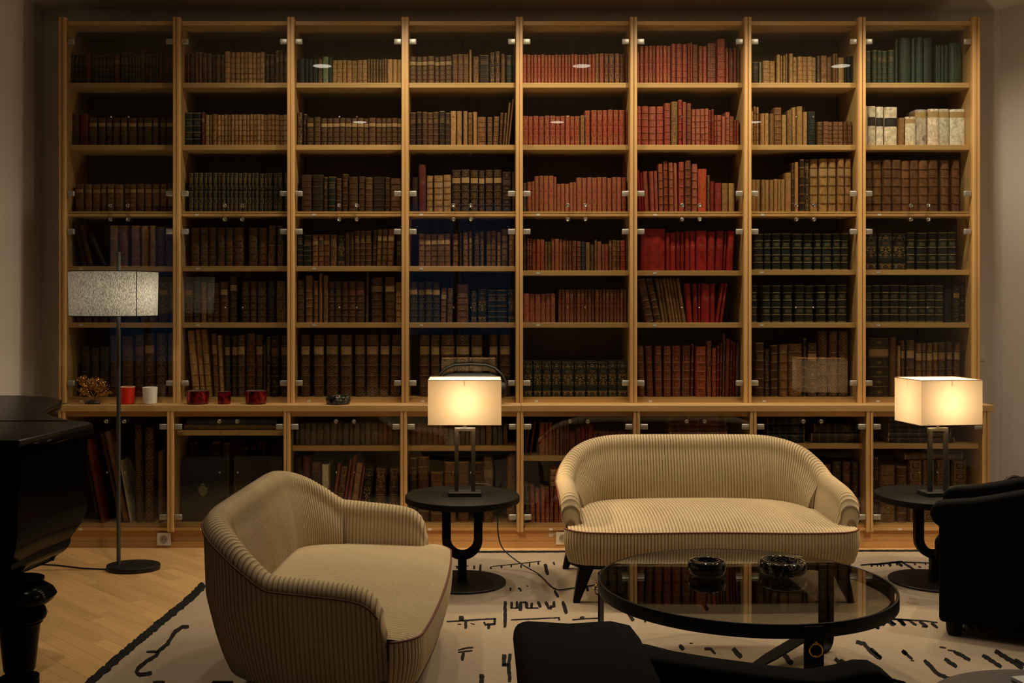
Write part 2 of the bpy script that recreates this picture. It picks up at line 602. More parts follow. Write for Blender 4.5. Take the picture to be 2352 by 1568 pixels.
# ------------------------------------------------------------------ worktop and base cabinets
WT0, WT1 = .845, .885
for a, b, lab in ((-2.57, PX_[4] + .006, 'beech worktop over the left half of the base cabinets'),
                  (PX_[4] + .0075, 3.165, 'beech worktop over the right half of the base cabinets')):
    tag(ob('worktop', bevel_mesh(boxm('worktop', a, b, YL - .03, YU + .01 if False else YW - .02, WT0, WT1 - .0005, M['beechX']), .002, 1)), lab, 'worktop')
ZB = zl(1205)
LSH = [None, zl(990), zl(1025.5), zl(1025.5), zl(1048.5), zl(1030), zl(1020.5), zl(1020.5)]
LPOST = post_mesh('post', zl(1219), WT0 - .0005, YL - .028, YL + .01, .021)
LPART = boxm('partition', -.021, .021, YL + .01, YW - .025, .10, WT0 - .0005, M['beechZ'])
for k in range(8):
    lx = .05 if k == 0 else 0.0
    t = thing('base_cabinet', 'low glass-fronted beech base cabinet, %s from the left' % ORD[k], 'cabinet', (PX_[k], 0, 0), 0, 'glazed base cabinets')
    for xx in ([lx] if k < 7 else [0, PITCH]):
        ob('post', LPOST, t, (xx, 0, 0))
        ob('partition', LPART, t, (xx, 0, 0))
    a, b = lx + .021, PITCH - .021
    boxo('back_panel', a, b, YW - .035, YW - .025, .10, WT0 - .001, M['back'], t)
    boxo('top_rail', lx + .021, PITCH - .021, YL - .004, YL + .02, zl(956), WT0 - .0008, M['plinth'], t)
    bb = ob('base_board', MB().box(a, b, YL + .01, YW - .036, .11, ZB).box(lx + .021, PITCH - .021, YL - .008, YL + .01, .11, ZB - .018).mesh('base_board', M['beechX']), t)
    ob('shelf_label', LABEL, bb, (.16 + .03 * (k % 3), YL - .0085, .117))
    boxo('plinth', lx - .021, PITCH - .0212, YL + .02, YL + .04, 0.018, .1095, M['plinth'], t)
    boxo('plinth_skirting', lx - .021, PITCH - .0212, YL + .008, YL + .0195, 0.0005, .036, M['plinth'], t)
    if LSH[k]:
        ob('shelf', bevel_mesh(boxm('shelf', a, b, YL + .04, YW - .036, LSH[k] - .032, LSH[k], M['beechX']), .0015, 1), t)
    for sd in (-1, 1):
        door(t, sd, ZB + .004, zl(957), (zl(979), zl(1186)), zl(966), zl(1083), YL - .010, lx + .021, PITCH - .021)

# ------------------------------------------------------------------ books
def book_mat(style):
    m, nt, b = new_mat('binding_' + style)
    oi = nt.nodes.new('ShaderNodeObjectInfo')
    sep = nt.nodes.new('ShaderNodeSeparateXYZ')
    gen = texco(nt, 'Generated')
    nt.links.new(gen, sep.inputs[0])
    u, v = N(nt, sep.outputs[0]), N(nt, sep.outputs[2])
    rnd = N(nt, oi.outputs['Random'])
    va = nt.nodes.new('ShaderNodeCombineXYZ')
    nt.links.new((u * 0.35 + rnd * 37.0).k, va.inputs[0])
    nt.links.new(N(nt, sep.outputs[1]).k, va.inputs[1])
    nt.links.new((v + rnd * 11.0).k, va.inputs[2])
    wear = noise(nt, va.outputs[0], 9.0, 4, 0.65)
    base = mix(nt, 1.0, oi.outputs['Color'], ramp(nt, wear, [(0.30, (0.50, 0.47, 0.44)), (0.55, (1, 1, 1)), (0.75, (1.45, 1.4, 1.3))]), 'MULTIPLY')
    px = (u - 0.5).abs() * 2.0
    t = (v * 6.0).fract()
    py = (t - 0.5).abs() * 2.0
    bd = t.min((t * -1.0) + 1.0)
    panel = (v * 6.0).floor()
    mid = px.lt(0.86)
    ends = v.lt(0.02).max(v.gt(0.98))

    def swirl(du, dv, ph, th):
        a = ((px * du + (v * dv).sin() * 1.7 + ph).sin())
        c = ((v * dv * 1.31 + px * 3.3).sin())
        return (a * c).gt(th)

    dark = None
    if style == 'P':
        g = v.near(0.5, -1)
    elif style == 'C':
        tx = ((u * 31.0).sin() * (v * 173.0).sin()).gt(0.15)
        g = (tx * v.inr(0.60, 0.66) * px.lt(0.6)).max(v.near(0.575, 0.003) * px.lt(0.5))
    elif style == 'L':
        g = bd.inr(0.035, 0.085).max(ends)
        tx = ((u * 23.0).sin() * (v * 190.0).sin()).gt(0.2) * v.inr(0.69, 0.80) * px.lt(0.7)
        g = g.max(tx)
    elif style == 'B':
        g = bd.inr(0.045, 0.075)
        dark = bd.lt(0.03)
    elif style in ('D', 'W'):
        a = px + py
        g = (a - 0.72).abs().lt(0.085).max(a.lt(0.24)).max(((px - 0.82).abs() + (py - 0.75).abs()).lt(0.16)).max(bd.inr(0.035, 0.07))
        if style == 'W':
            g = g * ((panel.near(4.0, 0.1)) * -1.0 + 1.0)
        dark = bd.lt(0.03)
    elif style == 'S':
        g = bd.inr(0.04, 0.08).max((px + py).lt(0.3))
        dark = bd.lt(0.03)
    elif style == 'F':
        g = swirl(7.0, 46.0, 0.6, 0.12) * v.inr(0.03, 0.46)
        g = g.max(swirl(7.0, 52.0, 0.0, 0.12) * v.inr(0.58, 0.97)).max(v.near(0.52, 0.01)).max(v.near(0.485, 0.004)).max(ends)
        g = g * px.lt(0.84)
    elif style == 'E':
        g = swirl(6.0, 40.0, 0.4, 0.10) * (v.inr(0.80, 0.93).max(v.inr(0.05, 0.17)).max(v.inr(0.36, 0.62)))
        g = g.max(v.near(0.97, 0.006)).max(v.near(0.02, 0.006)).max(v.near(0.64, 0.004)).max(v.near(0.34, 0.004))
        tx = ((u * 23.0).sin() * (v * 190.0).sin()).gt(0.3) * v.inr(0.68, 0.76) * px.lt(0.5)
        g = g.max(tx) * px.lt(0.9)
    elif style == 'Q':
        q = px.max(py)
        g = (q - 0.66).abs().lt(0.055).max(((px + py) - 0.28).abs().lt(0.08)).max(bd.inr(0.03, 0.06))
        g = g * mid
    elif style == 'K':
        g = v.near(0.985, 0.010)
        for c in (0.80, 0.60, 0.41, 0.21, 0.02):
            g = g.max(v.near(c, 0.011))
        tx = ((u * 25.0).sin() * (v * 150.0).sin()).gt(0.25) * (v.inr(0.65, 0.74).max(v.inr(0.27, 0.36))) * px.lt(0.6)
        g = g.max(tx)
    elif style in ('V', 'X'):
        g = v.near(0.5, -1)
    thr = N(nt, wear).gt(0.36)
    gold = g * (thr * 0.8 + 0.2)
    gcol = (0.46, 0.27, 0.085) if style != 'K' else (0.55, 0.40, 0.14)
    if dark is not None:
        base = mix(nt, dark * 0.6, base, (0.01, 0.006, 0.003))
    if style == 'V':
        base = mix(nt, v.inr(0.77, 0.93), base, (0.42, 0.27, 0.11))
    base = mix(nt, gold * (0.42 if style in 'DWSB' else 0.62), base, gcol)
    nt.links.new(base, b.inputs['Base Color'])
    nt.links.new((gold * 0.35).k, b.inputs['Metallic'])
    b.inputs['Roughness'].default_value = 0.5
    b.inputs['Specular IOR Level'].default_value = 0.35
    bump(nt, b, wear, 0.25, 0.002)
    return m


def book_mesh(name, bands, mat):
    sec = [(0, 1), (0, .075), (.10, .028), (.28, .006), (.5, 0), (.72, .006), (.90, .028), (1, .075), (1, 1)]
    rows = [(0, 0)]
    for zb in bands:
        rows += [(zb - .013, 0), (zb - .007, 1), (zb + .007, 1), (zb + .013, 0)]
    rows.append((1.0, 0))
    rings = []
    for z, r in rows:
        rings.append([(x - .5, y - (.022 * r if .0 < x < 1 else 0), z) for x, y in sec])
    ins = [(max(.06, min(.94, x)) - .5, min(.97, y + .03)) for x, y in sec]
    rings.append([(x, y, 1.0) for x, y in ins])
    rings.append([(x, y, .985) for x, y in ins])
    mb = MB()
    mb.loft(rings[:-1], True, False)
    n = len(sec)
    mb.add(rings[-2] + rings[-1], [(j, (j + 1) % n, n + (j + 1) % n, n + j) for j in range(n)] + [tuple(range(n, 2 * n))], 1)
    return mb.mesh(name, [mat, M['pages']])


def label_mesh(name, v0, v1):
    me = MB()
    sec = [(.02, .058), (.10, .024), (.28, .001), (.5, -.005), (.72, .001), (.90, .024), (.98, .058)]
    me.loft([[(x - .5, y, v0) for x, y in sec], [(x - .5, y, v1) for x, y in sec]], False, False, False)
    mb = me.mesh(name, M['title'])
    return mb


m, nt, b = new_mat('title_leather')
oi = nt.nodes.new('ShaderNodeObjectInfo')
sp = nt.nodes.new('ShaderNodeSeparateXYZ')
nt.links.new(texco(nt, 'Generated'), sp.inputs[0])
uu, vv = N(nt, sp.outputs[0]), N(nt, sp.outputs[2])
tx = ((uu * 29.0 + N(nt, oi.outputs['Random']) * 9).sin() * (vv * 16.0).sin()).gt(0.30) * (uu - 0.5).abs().lt(0.36) * (vv - .5).abs().lt(.36)
c = mix(nt, tx * 0.55, oi.outputs['Color'], (0.16, 0.09, 0.03))
nt.links.new(c, b.inputs['Base Color'])
b.inputs['Roughness'].default_value = 0.5
M['title'] = m

BANDS = [1 / 6, 2 / 6, 3 / 6, 4 / 6, 5 / 6]
KB = [.02 + .013, .21, .41, .60, .80]
BM = {}
for s in 'PCLBDWSFEQKVX':
    bm_ = book_mat(s)
    BM[s] = book_mesh('book_' + s, BANDS if s in 'LBDWSQ' else (KB[1:] if s == 'K' else []), bm_)
LBL = {'W': label_mesh('title_label', .685, .815), 'S': label_mesh('title_label', .69, .81), 'X': label_mesh('title_label', .50, .72)}
CLR = {  # binding colours and the words for them
    'd': ((.034, .016, .008), 'dark_brown_book', 'dark brown'), 'b': ((.085, .037, .015), 'brown_book', 'brown'),
    'm': ((.18, .080, .028), 'chestnut_book', 'chestnut'), 't': ((.37, .195, .070), 'tan_book', 'tan'),
    'r': ((.30, .033, .022), 'red_book', 'red'), 'p': ((.33, .070, .046), 'faded_red_book', 'faded red'),
    'x': ((.15, .026, .016), 'maroon_book', 'maroon'), 'R': ((.30, .015, .012), 'scarlet_book', 'scarlet'),
    'o': ((.46, .065, .025), 'orange_book', 'orange-red'), 'g': ((.030, .048, .028), 'green_book', 'dark green'),
    'G': ((.20, .22, .11), 'sage_book', 'sage green'), 'k': ((.014, .017, .013), 'black_book', 'black'),
    'c': ((.70, .60, .44), 'cream_book', 'cream vellum'), 'h': ((.175, .125, .070), 'fawn_book', 'fawn'), 'u': ((.030, .038, .048), 'navy_book', 'dark blue'),
}
STY = {'P': 'plain', 'C': 'cloth-bound', 'L': 'gilt-lined', 'B': 'ribbed', 'D': 'diamond-tooled', 'W': 'pale-labelled', 'S': 'labelled', 'F': 'gilt-ornamented',
       'E': 'scroll-stamped', 'Q': 'frame-tooled', 'K': 'gold-barred', 'V': 'thick', 'X': 'black-labelled'}
S1 = 550 / 2352
FR = {'A1': (130, 30, S1), 'A2': (660, 30, S1), 'A3': (1180, 30, S1), 'A4': (1700, 30, S1),
      'B1': (130, 330, S1), 'B2': (660, 330, S1), 'B3': (1180, 330, S1), 'B4': (1700, 330, S1),
      'C1': (130, 610, S1), 'C2': (660, 610, S1), 'C3': (1180, 610, S1), 'C4': (1700, 610, 590 / 2352),
      'L1': (130, 920, S1), 'L2': (660, 920, S1), 'L3': (1180, 920, S1), 'L4': (1760, 900, 592 / 2352)}
# bay row frame : first x, last x, how many, top y, style+colour [, lean in degrees] (measured on the photograph, turned into metres below)
ROWS = '''
1 1 A1 : 130,290,4,400,Ld 290,335,1,390,Px 340,560,6,420,Ld 565,620,1,410,Sx 630,735,3,390,Ld 740,815,3,400,Lb 815,860,1,365,Lb 865,1000,4,405,Ld 1000,1150,4,395,Bx
1 2 A1 : 140,218,1,985,Bm 228,305,1,988,Bx 310,1150,11,1028,Wb,g
2 1 A1 : 1235,1305,3,400,Bx 1310,1355,1,400,Ld 1360,1425,2,382,Lm 1428,1520,2,395,Lb 1522,1650,3,412,Lb 1652,2042,9,382,Bt 2045,2140,2,405,Ld 2142,2275,3,368,Lb
2 2 A1 : 1240,1335,1,975,Kk 1335,1420,1,975,Kk 1422,1452,1,972,Sx 1455,2270,22,995,Bt
1 3 B1 : 180,1155,13,395,Wm,g
1 4 B1 : 250,305,1,780,Pd,-13 308,360,1,800,Pb,-13 440,490,1,900,Pd,-24 520,605,1,805,Lt 610,695,1,805,Lm 730,812,1,805,Lt 822,898,1,805,Lt 915,972,1,805,Lt 975,1060,1,815,Db 1068,1150,1,820,Db
2 3 B1 : 1298,2220,21,288,Fk 2240,2280,1,290,Fk
2 4 B1 : 1310,1840,6,822,Db,g 1880,2065,2,825,Db,g 2068,2140,1,808,Fb,2 2165,2230,1,808,Fb
3 1 A2 : 85,295,5,450,Pk 297,343,1,455,Fd 345,403,1,425,PG 405,440,1,430,Pg 442,785,7,462,Lt 788,980,7,455,Fb 982,1130,3,455,Ft
3 2 A2 : 85,150,1,980,Fd 152,190,1,990,Ld 192,258,1,1030,Sb 262,325,1,1020,Db 330,1130,14,1030,Wb
4 1 A2 : 1200,1615,7,425,Wb 1622,1780,3,405,Lm 1785,1812,1,360,Ft 1825,1882,1,425,Fm 1888,1985,1,410,Ld 1990,2090,2,382,Fd 2095,2140,1,400,Lm 2150,2205,1,420,Lk 2210,2250,1,415,Lk
4 2 A2 : 1200,1265,1,975,Ld 1270,1320,1,970,Ld 1325,1485,3,970,Lb 1490,1550,1,960,Ld 1552,1600,1,978,Ld 1603,1660,1,962,Ft 1665,1715,1,965,Ft 1728,1770,1,965,Ft 1775,1818,1,978,Lm 1822,1865,1,968,Ft 1868,1950,1,1020,Lm 1965,2015,1,1025,Lm 2020,2072,1,1020,Lm,2 2077,2108,1,980,Lb,3 2111,2138,1,980,Lm,4 2138,2160,1,880,Fm,5 2163,2182,1,850,Pm,6
3 3 B2 : 140,238,1,305,Bb 243,355,1,305,Bd 358,392,1,330,Ld 398,473,1,322,Lk 480,530,1,340,Lb 536,598,1,297,Lb 603,690,1,325,Bb 697,762,1,318,Bb 765,838,1,332,Lb 845,958,1,325,Bd 962,1008,1,332,Lb 1015,1115,1,340,Bm
3 4 B2 : 95,150,1,880,Lk 152,242,1,898,Lk 245,415,3,890,Sm 420,485,1,895,Fb 488,570,1,900,Ed 572,655,2,870,Bb 660,825,3,858,Lb 828,872,1,850,Lb,2 875,920,1,840,Wm,2 924,975,1,840,Wm,2 979,1040,1,838,Wm,2 1072,1125,1,890,Db
4 3 B2 : 1225,1280,1,330,Pd 1286,1362,1,200,Cx 1368,1430,1,312,Wt 1440,1530,1,312,Wt 1535,1608,1,305,Wt 1615,1705,1,255,Wd 1708,1790,1,252,Wd 1798,1875,1,258,Wd 1880,1938,1,262,Wd 1945,2022,1,255,Wd 2028,2105,1,255,Wd 2110,2200,1,275,Sd 2208,2250,1,275,Dd
4 4 B2 : 1290,1600,5,885,Wm 1625,1680,1,885,Wm 1692,1715,1,875,Fb 1725,1775,1,870,Dm 1782,1815,1,860,Sm 1838,1885,1,870,Db 1890,1930,1,862,Dm 1955,2050,2,855,Dm 2060,2098,1,868,Lt 2105,2165,1,838,Wm 2178,2230,1,880,Lm
5 1 A3 : 88,800,21,408,Fr 800,838,1,400,Fm 842,885,1,400,Fr 890,1095,4,398,Fx 1098,1145,1,400,Cx
5 2 A3 : 88,652,11,1010,Fr 655,697,1,1005,Fm 700,755,1,955,Fr 760,1145,7,950,Fr
6 1 A3 : 1208,1235,1,350,Fr 1238,1545,8,322,Fr 1548,1595,1,302,Qr 1598,1658,1,302,Qr 1660,1708,1,305,Qr 1712,1752,2,292,Fr 1755,1815,1,308,Qx 1820,1900,2,325,Fr 1902,1990,1,295,Qx 1998,2080,1,255,Qr 2082,2110,1,345,Fr 2112,2155,1,350,Cx 2158,2190,1,345,Fr 2192,2250,1,365,Qx
6 2 A3 : 1208,1252,1,915,Qr 1256,1328,1,912,Qr 1330,1402,1,915,Qp 1405,1475,1,915,Qr 1480,1540,1,885,Qr 1545,1615,1,870,Fm 1618,1660,1,852,Lr 1662,1700,2,870,Fp 1702,1748,1,885,Qx 1750,1785,1,945,Qp 1786,1915,3,942,Qp 1918,1968,2,950,Lr 1970,2000,1,1000,Qr 2000,2045,1,1000,Qp 2045,2078,1,1015,Fp 2080,2125,1,972,Qp 2125,2170,1,1012,Qp 2170,2215,2,1050,Fr 2225,2250,1,930,Lx
5 3 B3 : 95,130,1,385,Fu 132,205,2,372,Fp 205,395,4,315,Fp 395,420,1,325,Fp 422,548,3,392,Fp 550,615,2,380,Fp 618,1060,9,330,Fp 1062,1105,1,332,Fr
5 4 B3 : 95,130,1,900,Fd 130,180,2,930,Lx 182,305,3,938,Fr 306,365,2,965,Fb 368,480,3,932,Fp 482,570,3,950,Fx 572,615,1,955,Qx 620,662,1,960,Qx 665,700,1,962,Bu 705,750,1,968,Fm 755,792,1,990,Fb 795,818,1,948,Fm 820,862,1,962,Fp 865,930,2,985,Fr 935,968,1,948,Fm 970,1045,2,948,Lm 1048,1098,1,950,Lr 1102,1145,1,935,Lx
6 3 B3 : 1234,1254,1,262,PR,-3 1257,1282,1,285,PR,-3 1285,1336,1,272,Cp,-3 1339,1385,1,272,Cp,-2 1388,1422,1,268,Cp,-2 1426,1472,1,198,Qp,-1 1475,1527,1,168,Qr,-1 1530,1572,1,188,Qp,-1 1575,1616,1,188,Fp,-1 1620,1675,1,180,Qr 1680,1742,1,165,Qx 1748,1810,1,198,Qp 1812,1898,1,248,Co 1900,1925,1,310,Fb 1928,1975,1,368,Cr 1978,2040,1,385,Cr 2045,2105,1,388,Pt 2112,2170,1,388,Pt
6 4 B3 : 1250,1490,1,838,PR 1495,1530,1,875,CR 1532,1595,1,875,CR 1597,1640,1,865,CR 1642,1680,1,868,CR 1685,1728,1,858,CR 1730,1790,1,858,CR 1792,1895,1,855,CR 1900,1972,1,865,CR,1 1976,2052,1,860,CR,2 2056,2082,1,865,CR,3 2086,2150,1,860,CR,3
7 1 A4 : 105,120,1,435,Lk 122,188,1,478,Ld 190,218,1,478,PG 222,350,2,468,Lt 358,395,1,410,Ft 398,420,1,418,Lt 425,447,1,418,Lt 450,472,1,400,Lt 480,520,1,400,Ft 523,752,5,430,Lt 758,790,1,420,Fk 795,855,1,418,Em 860,908,1,432,Lm 910,963,2,400,Pm 968,1030,1,435,Et 1030,1140,4,420,Pk
7 2 A4 : 105,128,1,965,Lt 135,190,2,918,Lt 195,283,2,985,Pt 290,335,1,988,Pm 335,408,1,930,Lm 412,460,1,998,Ft 465,515,1,955,Fm 515,612,2,920,Ft 618,662,1,970,Ft 665,745,1,965,Bk 765,1145,8,1065,Bm
8 1 A4 : 1235,1515,5,368,Lg 1520,1560,1,255,Pg 1565,1680,1,245,Pg 1680,1720,1,250,Pg 1725,1800,1,235,Pg 1803,1900,1,240,Pg 1915,2052,4,315,Pg 2055,2180,1,300,Pg
8 2 A4 : 1225,1250,1,915,Pc 1252,1330,1,915,Xc 1338,1412,1,920,Xc 1425,1555,1,920,Xc 1560,1616,1,1030,Pt 1620,1722,1,1020,Vc 1728,1842,1,945,Vc 1848,1955,1,942,Vc 1960,2065,1,940,Vc 2070,2230,1,942,Vc
7 3 B4 : 110,445,8,350,Ft 447,505,1,285,Ft 508,535,1,190,Lb 538,575,1,182,Pt 580,632,1,155,Ld 635,685,1,158,Fd 690,770,1,148,Wt 780,865,1,145,Wt 868,948,1,145,Wt 958,1025,1,145,Wt 1030,1095,1,148,Wt
7 4 B4 : 130,1075,10,880,Kk,g
8 3 B4 : 1225,1950,8,162,Bm 1980,2065,1,160,Bm 2088,2165,1,160,Bm
8 4 B4 : 1225,1350,1,875,Ek 1358,1498,1,875,Ek 1502,1642,1,875,Ek 1645,1725,1,870,Kk 1738,2135,4,870,Kk,g
1 5 C1 : 180,580,5,170,Bb,g 690,800,1,300,Bd 820,985,2,170,Db 1000,1088,1,165,Sb 1105,1170,1,150,Db
1 6 C1 : 240,320,1,800,Bd 322,410,1,810,Pd 415,510,1,800,Bd 520,590,1,690,Bb 640,750,1,690,Bb 760,855,1,680,Sb 862,960,1,665,Sb 970,1075,1,665,Db 1085,1170,1,660,Db
2 5 C1 : 1250,1332,1,165,Sb 1338,1410,1,150,Bb 1415,1470,1,160,Fm 1475,1600,2,165,Sb 1605,1680,1,160,Wb 1695,1770,1,105,Wd 1820,1890,1,160,Sb 1895,1965,1,155,Sb 1970,2060,1,160,Db 2075,2145,1,155,Sd 2155,2255,1,155,Fb
2 6 C1 : 1335,1405,1,640,Lt,-5 1410,1462,1,632,Lt,-5 1467,1530,1,632,Lt,-5 1545,1600,1,670,Wm,-3 1605,1648,1,685,Lt,-3 1655,1708,1,690,Wd,-1 1715,1778,1,690,Wd 1780,1850,1,680,Wb 1860,1950,1,665,Db 1955,2025,1,680,Wb 2028,2055,1,770,Pb 2060,2100,1,700,Fd 2105,2185,1,690,Sd 2200,2280,1,690,Sd
3 5 C2 : 95,165,1,145,Db 178,252,1,98,Lm 258,303,1,150,Lm 310,345,1,78,Fm 352,402,1,98,Fm 405,758,5,155,Sb 765,795,1,65,Fd,1 820,935,1,118,Wb 958,1058,1,115,Wb 1062,1125,1,165,Lt
3 6 C2 : 130,222,1,680,Wb 258,360,1,680,Wb 378,500,1,678,Wb 522,635,1,680,Wb 660,762,1,678,Wb 775,895,1,678,Wb 903,996,1,678,Wb,1 1004,1104,1,680,Wb,2
4 5 C2 : 1200,1500,4,160,Wk 1505,1562,1,218,Wm,1 1568,1622,1,225,Fb,1 1665,1780,1,185,Dm 1805,1860,1,245,Ek 1868,1960,1,228,Ek 1968,2155,2,240,Lk 2165,2255,1,230,Ek
4 6 C2 : 1298,1398,1,680,Wb 1410,1495,1,680,Wb 1505,1645,1,680,Wb 1658,1790,1,678,Wb 1805,1918,1,680,Wb 1982,2068,1,680,Wb 2085,2190,1,678,Wb
5 5 C3 : 95,408,6,275,Fp 438,1145,20,235,Fx
5 6 C3 : 95,185,1,940,Ek 190,1130,9,940,Ek
6 5 C3 : 1302,1382,1,140,Lb,-12 1388,1452,1,135,Lb,-12 1458,1695,7,130,Fm,-9 1703,1762,1,178,CR,-4 1768,1810,1,178,CR,-1 1815,1838,1,178,CR 1840,1925,1,178,CR 1928,1978,1,178,CR 1982,2012,1,178,CR,8 2018,2048,1,178,CR,8
6 6 C3 : 1228,1290,1,790,Qx,-2 1310,1380,1,788,Qx,-2 1390,1462,1,788,Qx,-1 1470,1545,1,788,Qx 1555,1645,1,788,Qx 1650,1735,1,788,Qx,1 1740,1768,1,772,Lx,1 1785,1893,1,792,Qr 1895,1945,1,742,Fx 1948,1990,1,810,Qr 1992,2018,1,790,Lr,1 2022,2046,1,770,Lx,1 2050,2072,1,668,Pm,1 2076,2120,1,720,Cx,1 2124,2146,1,745,Lx,1 2150,2176,1,758,CR,1 2180,2216,1,760,Pb,1
7 5 C4 : 97,155,1,180,Kk 205,285,1,180,Kk 292,372,1,180,Kk 395,482,1,180,Kk 508,680,2,178,Kk 702,785,1,178,Kk 805,880,1,178,Kk 892,978,1,175,Kk
7 6 C4 : 142,220,1,705,Lb 225,278,1,765,Sb 283,350,1,728,Lb 360,438,1,722,Dm 440,572,1,715,Dm 580,615,1,665,Ld 620,705,1,710,Sb 718,808,1,600,Db 815,895,1,600,Db 905,995,1,598,Db
8 5 C4 : 1135,1865,9,178,Kk 1870,1940,1,210,Pk 1950,2010,1,190,Sd 2025,2065,1,125,Ld
8 6 C4 : 1140,1168,1,665,Bd 1172,1370,1,660,Sd 1372,1435,1,655,Pm 1442,1466,1,735,Pt 1470,1515,1,685,Wb 1525,1600,1,680,Wb 1610,1665,1,710,Wm 1668,1710,1,710,Wm 1712,1762,1,710,Wm 1768,1815,1,702,Wm 1818,1890,1,700,Sb 1900,1955,1,698,Wb 1962,2015,1,700,Wb
1 8 L1 : 395,430,1,420,Pd,-11 434,484,1,390,Px,-11 600,645,1,330,Bb,-12 650,705,1,310,Pm,-12 720,742,1,590,Pc,-10 770,842,1,240,Db,-1 860,950,1,265,Db 995,1045,1,500,Pm
2 8 L1 : 1300,1380,2,410,Ld 1525,1605,1,410,Ld 1620,1700,1,420,Fd 1705,1830,2,480,Pd 1840,1890,1,465,Ld 1915,1965,1,465,Ld 1980,2060,2,395,Px 2080,2200,2,470,Pd
3 7 L2 : 78,112,1,225,Ph,2 118,888,13,222,Ph 892,1090,4,230,Lm
3 8 L2 : 80,145,1,560,Cd 150,218,1,545,Cx 230,328,1,608,Sm 338,405,1,625,Pc 415,450,1,618,Cp,8 456,520,1,655,Fb,8 525,548,1,575,Cp,8 553,592,1,540,Cp,8 598,660,1,612,Bt,8 666,690,1,655,Cp,8 700,788,1,665,Ek,7 850,955,1,670,Fb,2 985,1080,1,675,Fb,2
4 7 L2 : 1220,1580,7,228,Lm 1585,1945,7,215,Ph 1950,2010,1,215,Fm 2018,2115,2,220,Bh 2120,2165,1,228,Lm
4 8 L2 : 1200,1275,1,560,Ld 1280,1390,1,550,Lb 1405,1535,1,705,Lm 1540,1655,1,600,Lm 1675,1785,1,600,Lm 1835,1920,1,600,Lb 1925,2020,1,555,Sm 2160,2240,1,545,Dm
5 7 L3 : 105,130,1,215,Lx,7 150,176,1,205,Px,8 250,305,1,218,Fr 305,345,1,218,Fr 345,380,1,218,Fr 382,450,2,250,Fx 455,545,4,205,Qx 548,610,1,310,Cx 615,660,1,270,Bx 662,698,1,260,CR 700,730,1,235,Cx 732,780,1,235,CR 782,1170,10,305,Lx
5 8 L3 : 120,158,1,835,Ld,-2 165,216,1,838,Fr,-2 222,262,1,875,Fr,-2 268,310,1,855,Fr 312,350,1,855,Fr 355,395,1,855,Fr 398,560,4,860,Fr
7 8 L4 : 250,500,3,640,Db 510,600,1,665,Db 610,695,1,640,Sb 705,775,1,640,Sb 790,855,1,640,Sb
8 8 L4 : 988,1030,1,600,Ld 1040,1185,1,670,Dm 1195,1285,1,680,Lb 1305,1840,4,625,Qb
'''
ROWN = ['', 'top shelf', 'second shelf', 'third shelf', 'fourth shelf', 'fifth shelf', 'sixth shelf', 'upper shelf', 'lower shelf']


def put_book(st, cl, X, Y, Z, w, h, d, lean=0.0, label='', group=None, flat=False, tint=None):
    rgb, name, word = CLR[cl]
    o = ob(name, BM[st])
    k = random.uniform(.78, 1.22)
    if tint:
        k *= tint
    o.color = (rgb[0] * k * random.uniform(.94, 1.06), rgb[1] * k * random.uniform(.93, 1.07), rgb[2] * k * random.uniform(.9, 1.1), 1)
    o.scale = (w, d, h)
    th = R(lean)
    if flat:
        o.rotation_euler = (0, R(90), 0)
        o.location = (X, Y, Z)
    else:
        o.rotation_euler = (0, th, 0)
        o.location = (X, Y, Z + abs(math.sin(th)) * w / 2 + .0006)
    tag(o, label, 'book', group)
    if st in LBL:
        c = ob('title_label', LBL[st], o)
        if st == 'X':
            c.color = (.012, .011, .010, 1)
        elif st == 'W':
            f = random.uniform(.8, 1.15)
            c.color = (.40 * f, .235 * f, .095 * f, 1)
        else:
            c.color = random.choice([(.16, .05, .025, 1), (.30, .16, .06, 1), (.05, .03, .02, 1)])
    return o


def article(n):
    return ORD[n]


